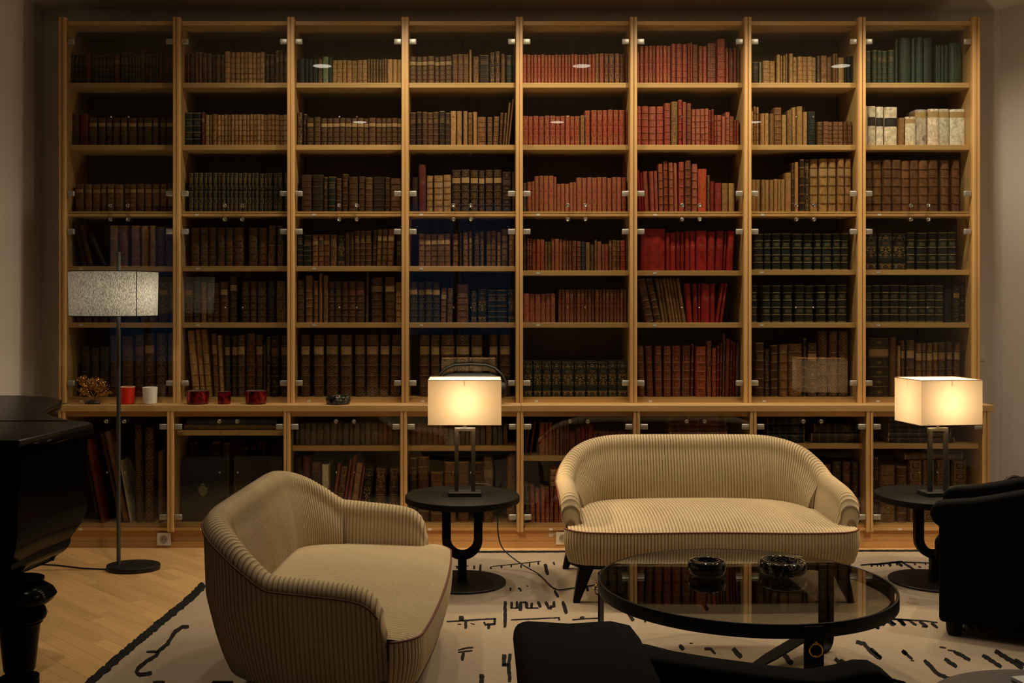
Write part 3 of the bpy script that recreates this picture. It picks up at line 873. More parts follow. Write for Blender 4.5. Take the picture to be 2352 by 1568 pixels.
for line in ROWS.strip().splitlines():
    head, body = line.split(':')
    bay, row, fr = head.split()
    bay, row = int(bay), int(row)
    fx, fy, fs = FR[fr]
    low = row >= 7
    if low:
        YB = YL + .065
        zb = LSH[bay - 1] if row == 7 else ZB
        lim_top = (WT0 - .01) if (row == 7 or not LSH[bay - 1]) else LSH[bay - 1] - .036
        if bay == 2 and row == 8:
            YB = YL + .22
    else:
        YB = YU + .055
        zb = ROW4[bay - 1] if row == 4 else SH[row - 1]
        lim_top = [0, TOPZ - .04, SH[0] - .036, SH[1] - .036, SH[2] - .036, ROW4[bay - 1] - .036, SH[4] - .036][row]
    lo, hi = PX_[bay - 1] + .0235, PX_[bay] - .0235
    if low and bay == 1:
        lo += .05
    n_in = 0
    place = ('%s, %s bay' % (ROWN[row], ORD[bay - 1])) if not low else ('%s, %s base cabinet' % (ROWN[row] if LSH[bay - 1] else 'floor', ORD[bay - 1]))
    grp = ('books on the %s of the %s bookcase bay' % (ROWN[row], ORD[bay - 1])) if not low else ('books on the %s of the %s base cabinet' % (ROWN[row], ORD[bay - 1]))
    cur = lo
    for tok in body.split():
        q = tok.split(',')
        a, b_, n, top = float(q[0]), float(q[1]), int(q[2]), float(q[3])
        st, cl = q[4][0], q[4][1]
        gap, lean = .03, 0.0
        if len(q) > 5:
            if q[5] == 'g':
                gap = .13
            else:
                lean = float(q[5])
        xa = (fx + a * fs - PX) * YB / FPX
        xb = (fx + b_ * fs - PX) * YB / FPX
        ztop = CAMZ - (fy + top * fs - PY) * YB / FPX
        ws = [random.uniform(.82, 1.18) for _ in range(n)]
        tot = sum(ws)
        x = xa
        for i in range(n):
            w = (xb - xa) * ws[i] / tot
            ww = w * (1 - gap)
            h = (ztop - zb) / (math.cos(R(lean)) if lean else 1)
            if n > 1:
                h *= random.uniform(.985, 1.008)
            h = min(h, (lim_top - zb) - .002 - abs(math.sin(R(lean))) * w)
            xc = x + w / 2
            if lean == 0:
                l_, r_ = max(xc - ww / 2, cur), min(xc + ww / 2, hi)
                if r_ - l_ < .007:
                    x += w
                    continue
                xc, ww = (l_ + r_) / 2, r_ - l_
                cur = r_ + .0004
            else:
                cur = max(cur, xc + ww / 2)
            d = max(.10, min(.235, h * random.uniform(.66, .74)))
            if bay == 2 and row == 8:
                d = min(d, .20)
            dy = random.uniform(-.010, .012)
            put_book(st, cl, xc, YB + dy, zb, ww, h, d, lean,
                     '%s %s book, %s from left, %s' % (STY[st], CLR[cl][2], ORD[n_in], place), grp)
            n_in += 1
            x += w

# books lying flat in the base cabinets: bay, frame, x0, x1, y0, y1, style+colour, words
FLAT = [
    (2, 'L1', 1250, 2150, 240, 294, 'Ph', 'lower large pale book lying flat under the worktop, second base cabinet'),
    (2, 'L1', 1270, 2165, 188, 240, 'Pu', 'upper large grey-blue book lying flat under the worktop, second base cabinet'),
    (5, 'L3', 365, 640, 800, 852, 'Lt', 'lowest gilt-lined tan book lying flat, fifth base cabinet'),
    (5, 'L3', 362, 640, 742, 798, 'Lt', 'middle gilt-lined tan book lying flat, fifth base cabinet'),
    (5, 'L3', 366, 640, 682, 740, 'Lt', 'topmost gilt-lined tan book lying flat, fifth base cabinet'),
    (6, 'L3', 1530, 2095, 420, 468, 'Lx', 'lowest maroon book lying flat behind the sofa, sixth base cabinet'),
    (6, 'L3', 1528, 2085, 368, 418, 'Lx', 'second maroon book from below lying flat, sixth base cabinet'),
    (6, 'L3', 1532, 2095, 316, 366, 'Lx', 'third maroon book from below lying flat, sixth base cabinet'),
    (6, 'L3', 1526, 2092, 264, 314, 'Lx', 'fourth maroon book from below lying flat, sixth base cabinet'),
    (6, 'L3', 1530, 2088, 214, 262, 'Lx', 'fifth maroon book from below lying flat, sixth base cabinet'),
    (6, 'L3', 1528, 2090, 166, 212, 'Lx', 'topmost maroon book lying flat in its stack, sixth base cabinet'),
    (7, 'L4', 10, 350, 396, 476, 'Lk', 'lowest black gilt-lined book lying flat at left, seventh base cabinet'),
    (7, 'L4', 12, 352, 318, 394, 'Lk', 'middle black gilt-lined book lying flat at left, seventh base cabinet'),
    (7, 'L4', 10, 348, 240, 316, 'Lk', 'topmost black gilt-lined book lying flat at left, seventh base cabinet'),
    (7, 'L4', 412, 866, 388, 476, 'Ld', 'lower dark brown book lying flat at right, seventh base cabinet'),
    (7, 'L4', 440, 830, 290, 374, 'Ld', 'upper dark brown book lying flat at right, seventh base cabinet'),
    (8, 'L4', 1110, 1720, 428, 476, 'Ld', 'lowest dark brown book lying flat on the shelf, eighth base cabinet'),
    (8, 'L4', 1115, 1688, 380, 426, 'Ld', 'second dark brown book from below lying flat, eighth base cabinet'),
    (8, 'L4', 1118, 1690, 332, 378, 'Ld', 'third dark brown book from below lying flat, eighth base cabinet'),
    (8, 'L4', 1114, 1686, 284, 330, 'Ld', 'fourth dark brown book from below lying flat, eighth base cabinet'),
    (8, 'L4', 1130, 1690, 238, 282, 'Ld', 'topmost dark brown book lying flat in its stack, eighth base cabinet'),
    (8, 'L4', 1265, 1795, 556, 622, 'Lb', 'brown gilt-lined book lying on the upright volumes, eighth base cabinet'),
    (8, 'L4', 1500, 1780, 540, 554, 'Lb', 'thin brown book lying on top of a thicker one, eighth base cabinet'),
]
prev = {}
for bay, fr, a, b_, y0, y1, sc_, lab in FLAT:
    fx, fy, fs = FR[fr]
    YB = YL + .07
    xa, xb = [(fx + q * fs - PX) * YB / FPX for q in (a, b_)]
    xa, xb = max(xa, PX_[bay - 1] + .024), min(xb, PX_[bay] - .024)
    w = (y1 - y0) * fs * YB / FPX
    if 'flat at right' in lab:
        key = (bay, 'r')
    elif bay == 8 and y0 > 500:
        key = (bay, 'v')
    else:
        key = (bay, 'l')
    z0 = prev.get(key, LSH[bay - 1])
    if key == (8, 'v') and key not in prev:
        z0 = CAMZ - (900 + 625 * fs - PY) * (YL + .065) / FPX + .0035
    if bay == 5 and key not in prev:
        z0 = CAMZ - (920 + 855 * fs - PY) * (YL + .065) / FPX + .004
    put_book(sc_[0], sc_[1], xa, YB, z0 + w / 2 + .0006, w, xb - xa, .17, 0, lab, 'books lying flat in the base cabinets', True, 3.0 if sc_ in ('Ph', 'Pu') else None)  # tint lifts the pale and grey-blue books' colour in place of window light
    prev[key] = z0 + w + .0012

# two large albums standing face out in the second base cabinet
for a, b_, top, cl, lab, nm in ((1228, 1684, 562, (.005, .013, .021), 'large dark blue album with a stamped crest facing out, second base cabinet', 'album'),
                            (1752, 2215, 552, (.022, .013, .009), 'large dark brown album with worn spine facing out, second base cabinet', 'album')):
    fx, fy, fs = FR['L1']
    YB = YL + .10
    xa, xb = [(fx + q * fs - PX) * YB / FPX for q in (a, b_)]
    zt = CAMZ - (fy + top * fs - PY) * YB / FPX
    al = thing(nm, lab, 'book', ((xa + xb) / 2, YB, ZB + .0006), 0, 'albums facing out')
    w = (xb - xa) / 2
    mm = simple('album_cloth', cl, .55, nscale=90, namt=.25)
    for q, yy in enumerate((0, .038)):
        ob('cover_board', bevel_mesh(boxm('cover_board', -w, w, yy, yy + .005, 0, zt - ZB, mm), .0015, 1), al)
    boxo('page_block', -w + .006, w - .006, .0052, .0378, .004, zt - ZB - .006, M['pages'], al)
    sx = w if 'blue' in lab else -w
    boxo('spine', sx - .004, sx + .004, -.001, .044, 0, zt - ZB, simple('album_spine', (.05, .035, .02), .6, nscale=60, namt=.5), al)
    if 'blue' in lab:
        # crest: shield with crown, raised leaf of gold
        cx, cz = -.012, .365 * (zt - ZB) + .05
        sh = [(0, -.038), (.016, -.030), (.026, -.012), (.028, .008), (.033, .020), (.020, .018), (.014, .028), (0, .024), (-.014, .028), (-.020, .018), (-.033, .020), (-.028, .008), (-.026, -.012), (-.016, -.030)]
        cr = [(-.012, .030), (.012, .030), (.016, .043), (.008, .038), (0, .048), (-.008, .038), (-.016, .043)]
        cm = simple('crest_gilt', (.20, .185, .11), .45, .3, nscale=150, namt=.6)
        c1 = MB().loft([[(cx + x, -.001, cz + z) for x, z in sh], [(cx + x * .9, -.0025, cz + z * .9) for x, z in sh]])
        ob('crest_shield', c1.mesh('crest_shield', cm), al)
        c2 = MB().loft([[(cx + x, -.001, cz + z) for x, z in cr], [(cx + x * .95, -.0025, cz + z) for x, z in cr]])
        ob('crest_crown', c2.mesh('crest_crown', cm), al)

# ------------------------------------------------------------------ rug
RZ = .012
RT = .0132          # standing height on the rug
rug_pts = [(-1.575, 3.6), (-1.44, 6.61), (3.45, 6.64), (3.45, 3.6)]
rug = ob('rug', bevel_mesh(MB().prism([(-1.66, 2.2), (-1.455, 6.60), (2.95, 6.63), (2.95, 2.2)], .0005, RZ).mesh('rug', M['rug']), .004, 1))
tag(rug, 'large beige rug with black scribbled line pattern and black border', 'rug')


def stroke(pts, w, jit=.22):
    """a woven black stroke; pts and width in photograph pixels, laid on the rug plane"""
    pts = [Vector((x, y)) for x, y in pts]
    dense = []
    for i in range(len(pts) - 1):
        L = (pts[i + 1] - pts[i]).length
        k = max(1, int(L / 5))
        for j in range(k):
            dense.append(pts[i].lerp(pts[i + 1], j / k))
    dense.append(pts[-1])
    n = len(dense)
    l_, r_ = [], []
    for i, p in enumerate(dense):
        t = (dense[min(i + 1, n - 1)] - dense[max(i - 1, 0)])
        if t.length < 1e-6:
            t = Vector((0, 1))
        t.normalize()
        nn = Vector((-t.y, t.x))
        e = .75 if i in (0, n - 1) else 1.0
        l_.append(p + nn * w * .5 * e * random.uniform(1 - jit, 1 + jit))
        r_.append(p - nn * w * .5 * e * random.uniform(1 - jit, 1 + jit))
    mb = MB()
    lo = [floor_pt(q.x, q.y, RZ) for q in l_] + [floor_pt(q.x, q.y, RZ) for q in reversed(r_)]
    base = [(v.x, v.y, RZ - .003) for v in lo]
    top = [(v.x, v.y, RZ + .0010) for v in lo]
    m_ = len(base)
    fs = [(i, (i + 1) % m_, m_ + (i + 1) % m_, m_ + i) for i in range(m_)]
    for i in range(n - 1):
        fs.append((m_ + i, m_ + i + 1, m_ + m_ - 2 - i, m_ + m_ - 1 - i))
    mb.add(base + top, fs)
    ob('woven_stroke', mb.mesh('woven_stroke', M['rugink']), rug)


def st(frame, *items):
    fx, fy, fs = frame
    for it in items:
        w = it[0]
        stroke([(fx + x * fs, fy + y * fs) for x, y in it[1:]], w * fs)


F7 = (1000, 1240, 500 / 2352)
F5 = (1320, 1220, 760 / 2352)
F6 = (2000, 840, 352 / 758)
F8 = (60, 1240, 500 / 2352)
st(F8, (78, (1925, 478), (1750, 650), (1500, 850), (1150, 1140), (850, 1400), (600, 1610), (420, 1760)),
   (42, (1760, 936), (1690, 940), (1610, 985), (1570, 1050), (1530, 1120), (1430, 1200), (1400, 1250), (1300, 1310), (1210, 1390), (1190, 1430), (1230, 1458), (1360, 1435)),
   (25, (1300, 1208), (1430, 1205)), (30, (1370, 1538), (1500, 1535)))
stroke([(565, 1269), (700, 1268.6), (1000, 1267.5), (1300, 1266.5), (1600, 1266), (2000, 1264.5), (2150, 1264), (2205, 1263.7)], 4.5, .15)
st(F7, (9, (610, 287), (860, 260), (1140, 228)), (26, (600, 288), (600, 312)), (26, (715, 282), (715, 302)), (22, (820, 268), (820, 293)), (22, (925, 268), (925, 299)),
   (24, (1018, 248), (1018, 292)), (24, (1112, 232), (1112, 266)), (30, (235, 280), (235, 310)), (26, (420, 276), (420, 316)), (28, (490, 262), (480, 355)), (9, (215, 285), (360, 280)),
   (36, (1185, 258), (1215, 378)), (24, (1276, 236), (1286, 268)), (26, (812, 513), (812, 547)), (24, (892, 520), (915, 525), (925, 555)), (14, (985, 495), (1005, 495)),
   (30, (1285, 545), (1330, 618)), (14, (1535, 442), (1600, 438)), (28, (1605, 440), (1650, 552)), (36, (755, 662), (750, 945)),
   (32, (822, 668), (822, 738)), (30, (880, 662), (880, 738)), (14, (810, 735), (900, 735)), (38, (925, 665), (915, 765)), (22, (935, 672), (990, 672)), (40, (985, 672), (985, 738)),
   (34, (1042, 678), (1040, 735)), (18, (985, 737), (1115, 735)), (30, (1105, 665), (1138, 728)), (32, (1190, 665), (1222, 735), (1258, 742)), (32, (1280, 663), (1285, 715), (1235, 722)),
   (36, (1378, 662), (1415, 797)), (17, (120, 882), (300, 872), (450, 860), (660, 850)), (62, (280, 820), (278, 872)), (36, (328, 880), (326, 958)), (28, (642, 848), (640, 908)),
   (12, (240, 910), (282, 909)), (14, (380, 900), (425, 911)), (26, (525, 885), (540, 915), (650, 908)), (32, (580, 915), (574, 962)),
   (14, (815, 863), (1000, 855), (1200, 845), (1345, 838)), (26, (1330, 838), (1340, 868)), (15, (1478, 862), (1620, 850), (1800, 842)), (20, (1560, 840), (1610, 834)),
   (38, (1990, 650), (2060, 740), (2140, 872)), (18, (245, 1190), (330, 1168), (410, 1160)), (16, (245, 1212), (400, 1195)), (38, (305, 1215), (290, 1303)),
   (48, (745, 1236), (740, 1358)), (40, (808, 1228), (790, 1340), (805, 1535)), (34, (718, 1352), (790, 1345)), (34, (880, 1252), (885, 1290), (955, 1302)), (50, (918, 1345), (960, 1402)),
   (54, (500, 1448), (500, 1600)))
st(F5, (16, (490, 624), (620, 622), (800, 608)), (18, (500, 620), (500, 648)), (30, (582, 612), (582, 650)), (26, (718, 622), (760, 672)), (18, (780, 632), (790, 640)),
   (28, (945, 655), (992, 727)), (28, (745, 806), (776, 842)), (10, (815, 795), (840, 796)), (20, (922, 836), (965, 834), (1000, 872)), (36, (1125, 832), (1185, 898)), (36, (1468, 848), (1545, 945)),
   (30, (2000, 786), (2055, 798), (2110, 860), (2180, 905)), (30, (2330, 848), (2360, 875)), (30, (1850, 903), (1892, 938)), (22, (1888, 910), (1922, 932)),
   (12, (1930, 642), (2070, 640)), (22, (2030, 624), (2055, 655)), (12, (2140, 618), (2250, 624), (2380, 634)), (24, (2098, 645), (2162, 692)), (26, (2150, 628), (2200, 667)),
   (26, (2210, 628), (2272, 667)), (14, (2250, 650), (2285, 660)), (26, (2300, 628), (2352, 668)), (26, (2225, 1052), (2352, 1080)), (12, (2030, 240), (2150, 232), (2330, 214)),
   (18, (2110, 236), (2110, 252)), (18, (2170, 232), (2180, 250)), (18, (2230, 226), (2245, 250)), (20, (2290, 220), (2330, 248)), (24, (1770, 405), (1842, 463)), (22, (595, 240), (620, 270)), (24, (660, 240), (688, 272)),
   (26, (905, 505), (948, 562)))
st(F6, (6, (0, 985), (80, 978), (145, 970), (310, 976)), (10, (150, 968), (245, 1026)), (10, (30, 978), (34, 992)), (10, (60, 976), (66, 990)), (10, (95, 976), (102, 988)), (10, (125, 972), (132, 986)),
   (9, (215, 975), (222, 985)), (9, (265, 974), (275, 985)), (8, (235, 993), (250, 996)), (7, (25, 1246), (150, 1254), (270, 1262), (330, 1270)),
   (13, (0, 1272), (42, 1299)), (13, (35, 1250), (70, 1282)), (13, (85, 1250), (122, 1281)), (13, (135, 1254), (165, 1274)), (13, (190, 1260), (226, 1283)), (13, (240, 1264), (282, 1291)), (13, (298, 1272), (332, 1296)),
   (9, (152, 1278), (172, 1279)), (9, (252, 1288), (280, 1292)), (13, (430, 1282), (470, 1312)), (13, (478, 1284), (512, 1302)), (13, (520, 1280), (556, 1304)), (13, (560, 1276), (600, 1300)), (13, (604, 1272), (640, 1298)),
   (13, (650, 1270), (682, 1292)), (13, (690, 1266), (726, 1292)), (7, (430, 1272), (600, 1268), (740, 1262)), (8, (340, 1390), (372, 1396)), (8, (380, 1406), (412, 1410)), (17, (410, 1412), (445, 1430), (492, 1456)),
   (18, (364, 1449), (426, 1489)), (15, (155, 1408), (206, 1450)), (8, (198, 1457), (216, 1458)), (20, (264, 1455), (330, 1522), (416, 1562)), (19, (553, 1430), (646, 1491)), (22, (614, 1410), (690, 1455), (752, 1498)),
   (15, (0, 1398), (52, 1446)), (12, (90, 1553), (172, 1570)), (16, (712, 1452), (760, 1480)))

# ------------------------------------------------------------------ corduroy sofas
m, nt, b = new_mat('beige_corduroy')
at = nt.nodes.new('ShaderNodeAttribute')
at.attribute_name = 'rib'
nz = noise(nt, texco(nt, 'Object'), 5.0, 4, 0.6)
nz2 = noise(nt, texco(nt, 'Object'), 160.0, 2, 0.6)
c1 = mix(nt, nz, (0.44, 0.33, 0.178), (0.61, 0.48, 0.285))
c1 = mix(nt, 0.25, c1, ramp(nt, nz2, [(.3, (.32, .24, .135)), (.7, (.70, .57, .37))]))
worn = N(nt, noise(nt, texco(nt, 'Object'), 3.3, 3, 0.6))
fac = N(nt, at.outputs['Fac'])
groove = (fac * -1.0 + 1.0)
dk = (groove - 0.30)._m('MULTIPLY', 2.4)
dk.k.node.use_clamp = True
dk = dk * ((worn * 1.1 + 0.22).min(1.0))
c2 = mix(nt, dk, c1, (0.115, 0.066, 0.028))
nt.links.new(c2, b.inputs['Base Color'])
b.inputs['Roughness'].default_value = 0.9
b.inputs['Specular IOR Level'].default_value = 0.15
b.inputs['Sheen Weight'].default_value = 0.25
b.inputs['Sheen Roughness'].default_value = 0.5
b.inputs['Sheen Tint'].default_value = (1, .85, .6, 1)
M['cord'] = m
RIB, RH, NS = .0166, .0036, 5


def ribv(t):
    return abs(math.sin(math.pi * t / RIB)) ** 0.7


def grid_mesh(name, rows, ribs, mat):
    """rows: list of columns (each list of points), ribs: value per column; displaced along the normal"""
    nc, nr = len(rows), len(rows[0])
    P_ = [[Vector(p) for p in c] for c in rows]
    vs, rv = [], []
    for i in range(nc):
        for j in range(nr):
            du = P_[min(i + 1, nc - 1)][j] - P_[max(i - 1, 0)][j]
            dv = P_[i][min(j + 1, nr - 1)] - P_[i][max(j - 1, 0)]
            n = du.cross(dv)
            if n.length > 1e-12:
                n.normalize()
            vs.append(P_[i][j] + n * (RH * ribs[i]))
            rv.append(ribs[i])
    fs = [(i * nr + j, (i + 1) * nr + j, (i + 1) * nr + j + 1, i * nr + j + 1) for i in range(nc - 1) for j in range(nr - 1)]
    me = bpy.data.meshes.new(name)
    me.from_pydata([tuple(v) for v in vs], [], fs)
    me.materials.append(mat)
    a = me.attributes.new('rib', 'FLOAT', 'POINT')
    a.data.foreach_set('value', rv)
    me.polygons.foreach_set('use_smooth', [True] * len(me.polygons))
    me.update()
    return me


def interp(tab, x):
    for (a, p), (b_, q) in zip(tab, tab[1:]):
        if x <= b_:
            k = (x - a) / (b_ - a)
            return p + (q - p) * k
    return tab[-1][1]


def sinterp(tab, x):
    """smooth (Catmull-Rom) version of interp"""
    n = len(tab)
    for i in range(n - 1):
        if x <= tab[i + 1][0]:
            x0, y0 = tab[i]
            x1, y1 = tab[i + 1]
            k = max(0, min(1, (x - x0) / (x1 - x0)))
            m0 = (y1 - tab[i - 1][1]) / (x1 - tab[i - 1][0]) if i > 0 else (y1 - y0) / (x1 - x0)
            m1 = (tab[i + 2][1] - y0) / (tab[i + 2][0] - x0) if i + 2 < n else (y1 - y0) / (x1 - x0)
            d = x1 - x0
            return (2 * k ** 3 - 3 * k ** 2 + 1) * y0 + (k ** 3 - 2 * k ** 2 + k) * d * m0 + (-2 * k ** 3 + 3 * k ** 2) * y1 + (k ** 3 - k ** 2) * d * m1
    return tab[-1][1]


AH, YBK, RC, YAF = .712, .350, .30, -.315          # arm wall centre, back wall centre, corner radius, arm front
LB, LC = AH - RC, RC * math.pi / 2
LA = (YBK - RC) - YAF
TL = LB + LC + LA                                  # half length of the shell
SEAM = LB + LC * .93
BACKH = [(0, .770), (.25, .770), (.42, .766), (.55, .746), (.66, .708), (.75, .655), (SEAM, .588), (SEAM + .05, .580)]
ARMH = [(SEAM - .05, .598), (SEAM, .590), (SEAM + .10, .580), (TL - .17, .568), (TL - .10, .556), (TL - .06, .538), (TL - .03, .503), (TL - .01, .448), (TL, .395)]


def plan(t):
    """point and outward normal on the U at signed arc length t (0 = middle of the back)"""
    s = 1 if t >= 0 else -1
    t = abs(t)
    if t <= LB:
        p, n = (t, YBK), (0, 1)
    elif t <= LB + LC:
        a = (t - LB) / RC
        p = (LB + RC * math.sin(a), YBK - RC + RC * math.cos(a))
        n = (math.sin(a), math.cos(a))
    else:
        p, n = (AH, YBK - RC - (t - LB - LC)), (1, 0)
    return Vector((s * p[0], p[1], 0)), Vector((s * n[0], n[1], 0))


def section(h, back):
    """outer foot, up the outside, over the rolled top, down inside"""
    r = .052
    o = [(-.045, .195), (-.020, .25), (.006, .33), (.026, .41), (.040, .47)]
    o = [p for p in o if p[1] < h - .075]
    if h < .47:
        r = .045
    o += [(r - .004, h - .068)]
    for k in range(0, 11):
        a = math.pi * k / 10
        o.append((r * math.cos(a), h - .052 + r * math.sin(a)))
    bul = .035 if back else .012
    i = [(-r - .002, max(.335, h - .075))]
    nn = 6
    for k in range(1, nn + 1):
        q = k / nn
        z = max(.335, h - .075) + (.33 - max(.335, h - .075)) * q
        i.append((-r - .004 - (.045 if back else .02) * q - bul * math.sin(math.pi * min(1, q * 1.0)) * .6, z))
    # resample to a fixed count
    pts = o + i
    d = [0]
    for a, b_ in zip(pts, pts[1:]):
        d.append(d[-1] + math.hypot(b_[0] - a[0], b_[1] - a[1]))
    res = []
    NP = 44
    for k in range(NP):
        x = d[-1] * k / (NP - 1)
        for q in range(len(d) - 1):
            if x <= d[q + 1] + 1e-9:
                f = (x - d[q]) / max(1e-9, d[q + 1] - d[q])
                res.append((pts[q][0] + (pts[q + 1][0] - pts[q][0]) * f, pts[q][1] + (pts[q + 1][1] - pts[q][1]) * f))
                break
    return res


def shell(name, t0, t1):
    step = RIB / NS
    n = int(abs(t1 - t0) / step)
    cols, rb = [], []
    for i in range(n + 1):
        t = t0 + (t1 - t0) * i / n
        p, nv = plan(t)
        back = abs(t) < SEAM + .001
        h = sinterp(BACKH, abs(t)) if abs(t) < SEAM else sinterp(ARMH, abs(t))
        sc = 1.0
        e = (TL - abs(t)) / .030
        if e < 1:
            e = max(0.0, e)
            sc = math.sqrt(max(0.0, 1 - (1 - e) ** 2)) * .9 + .1
            h = h - .010 * (1 - sc)
        col = []
        for (q, z) in section(h, back and abs(t) < SEAM):
            qq = q * sc if e < 1 else q
            v = p + nv * qq
            col.append((v.x, v.y, z))
        cols.append(col)
        rb.append(ribv(t))
    return grid_mesh(name, cols, rb, M['cord'])


# front plan curve of the seat
FW, FY, FR_ = .752, -.425, .15


def front_curve():
    pts = []
    n1 = 14
    for k in range(n1):
        a = R(18) + R(72) * k / n1
        pts.append((-FW + FR_ - FR_ * math.cos(a), FY + FR_ - FR_ * math.sin(a)))
    nb = 30
    for k in range(nb + 1):
        x = (-FW + FR_) + 2 * (FW - FR_) * k / nb
        pts.append((x, FY - .028 * (1 - (x / (FW - FR_)) ** 2)))
    pts += [(-x, y) for x, y in reversed(pts[:n1])]
    return pts


FC = front_curve()
fd = [0]
for a, b_ in zip(FC, FC[1:]):
    fd.append(fd[-1] + math.hypot(b_[0] - a[0], b_[1] - a[1]))


def fc_at(s):
    for q in range(len(fd) - 1):
        if s <= fd[q + 1] + 1e-9:
            f = (s - fd[q]) / max(1e-9, fd[q + 1] - fd[q])
            return Vector((FC[q][0] + (FC[q + 1][0] - FC[q][0]) * f, FC[q][1] + (FC[q + 1][1] - FC[q][1]) * f, 0))
    return Vector((*FC[-1], 0))


def yfront(x):
    ax = abs(x)
    if ax <= FW - FR_:
        return FY - .028 * (1 - (ax / (FW - FR_)) ** 2)
    q = min(1, (ax - (FW - FR_)) / FR_)
    return FY + FR_ - FR_ * math.sqrt(max(0, 1 - q * q))


ZP = .372          # piping height


def pz(s):
    q = s / fd[-1]
    return ZP - .006 * math.sin(q * math.pi * 3) * .6


def sofa_meshes():
    ms = {'backrest': shell('backrest', -SEAM, SEAM), 'arm_l': shell('armrest', -TL, -SEAM), 'arm_r': shell('armrest', SEAM, TL)}
    # seat cushion
    cols, rb = [], []
    n = int(2 * .728 / (RIB / NS))
    for i in range(n + 1):
        x = -.728 + 1.456 * i / n
        yf = yfront(x)
        yb = .30 if abs(x) < .60 else .30 - (abs(x) - .60) * 3.0
        col = []
        for j in range(25):
            q = j / 24
            y = yb + (yf - yb) * q
            cr = (1 - (abs(x) / .74) ** 3.5) * math.sin(math.pi * min(1, .30 + .70 * q)) ** .8
            z = ZP + .004 + .050 * cr + .010 * math.sin(x * 7.0 + 1.0) * (1 - q) * q * 2
            if q > .93:
                z -= .006 * ((q - .93) / .07) ** 2
            # stripes bow a little as the cloth is pulled over the cushion
            bow = .020 * math.sin(math.pi * q) * (1 if True else 0)
            col.append((max(-.731, min(.731, x + bow * (1 - (x / .735) ** 2))), y, z))
        cols.append(col)
        rb.append(ribv(x))
    for c_ in cols:
        c_.reverse()
    ms['seat'] = grid_mesh('seat', cols, rb, M['cord'])
    # ribbed front under the seat
    cols, rb = [], []
    n = int(fd[-1] / (RIB / NS))
    for i in range(n + 1):
        s = fd[-1] * i / n
        p = fc_at(s)
        t = fc_at(min(fd[-1], s + .002)) - fc_at(max(0, s - .002))
        t.normalize()
        nv = Vector((t.y, -t.x, 0))
        col = []
        for j in range(15):
            q = j / 14
            z = .205 + (pz(s) - .205) * q
            o = -.024 + .024 * math.sin(math.pi / 2 * min(1, q * 1.35)) + (.004 * math.sin(math.pi * q))
            v = p + nv * o
            col.append((v.x, v.y, z))
        cols.append(col)
        rb.append(ribv(s))
    ms['front'] = grid_mesh('seat_front', cols, rb, M['cord'])
    path = [fc_at(fd[-1] * i / 120) + Vector((0, 0, pz(fd[-1] * i / 120) + .002)) for i in range(121)]
    ms['piping'] = MB().tube(path, .0048, 8).mesh('piping', M['piping'], True)
    # welt along the outer edge of the back
    path = []
    for i in range(161):
        t = -TL + .03 + (2 * TL - .06) * i / 160
        p, nv = plan(t)
        h = sinterp(BACKH, abs(t)) if abs(t) < SEAM else sinterp(ARMH, abs(t))
        path.append(p + nv * .052 + Vector((0, 0, h - .045)))
    ms['welt'] = MB().tube(path, .004, 6).mesh('welt', M['piping'], True)
    # black plinth following the body
    poly = []
    for i in range(41):
        t = -TL + .05 + (2 * TL - .1) * i / 40
        p, nv = plan(t)
        v = p - nv * .065
        poly.append((v.x, v.y))
    fr_ = [fc_at(fd[-1] * i / 30) for i in range(30, -1, -1)]
    poly += [(v.x * .955, v.y * .945) for v in fr_]
    ms['plinth'] = MB().prism(poly, .185, .215).mesh('plinth', M['black'])
    for q, (sx, sy) in enumerate(((-1, -1), (1, -1), (-1, 1), (1, 1))):
        a, h = .026, .016
        xt, yt = sx * .635, (-.325 if sy < 0 else .285)
        xb_, yb_ = sx * .690, (-.365 if sy < 0 else .325)
        rings = []
        for z, cx, cy, ww in ((0.012, xb_, yb_, h), (.186, xt, yt, a + .012)):
            rings.append([(cx - ww, cy - ww, z), (cx + ww, cy - ww, z), (cx + ww, cy + ww, z), (cx - ww, cy + ww, z)])
        ms['leg%d' % q] = bevel_mesh(MB().loft(rings).mesh('leg', M['black']), .004, 2)
    return ms


SM = sofa_meshes()


def sofa(label, loc, rz):
    t = thing('corduroy_sofa', label, 'sofa', loc, rz, 'beige corduroy sofas')
    for k, nme in (('backrest', 'backrest'), ('arm_l', 'armrest'), ('arm_r', 'armrest'), ('seat', 'seat'), ('front', 'seat_front'), ('piping', 'piping'), ('welt', 'welt'), ('plinth', 'plinth'),
                   ('leg0', 'leg'), ('leg1', 'leg'), ('leg2', 'leg'), ('leg3', 'leg')):
        ob(nme, SM[k], t)
    return t


sofa('beige corduroy two-seat sofa facing forward behind the glass coffee table', (1.178, 5.83, .0015), 0)
sofa('beige corduroy two-seat sofa seen from its side, left of the coffee table', (-.585, 4.42, .0015), R(87))

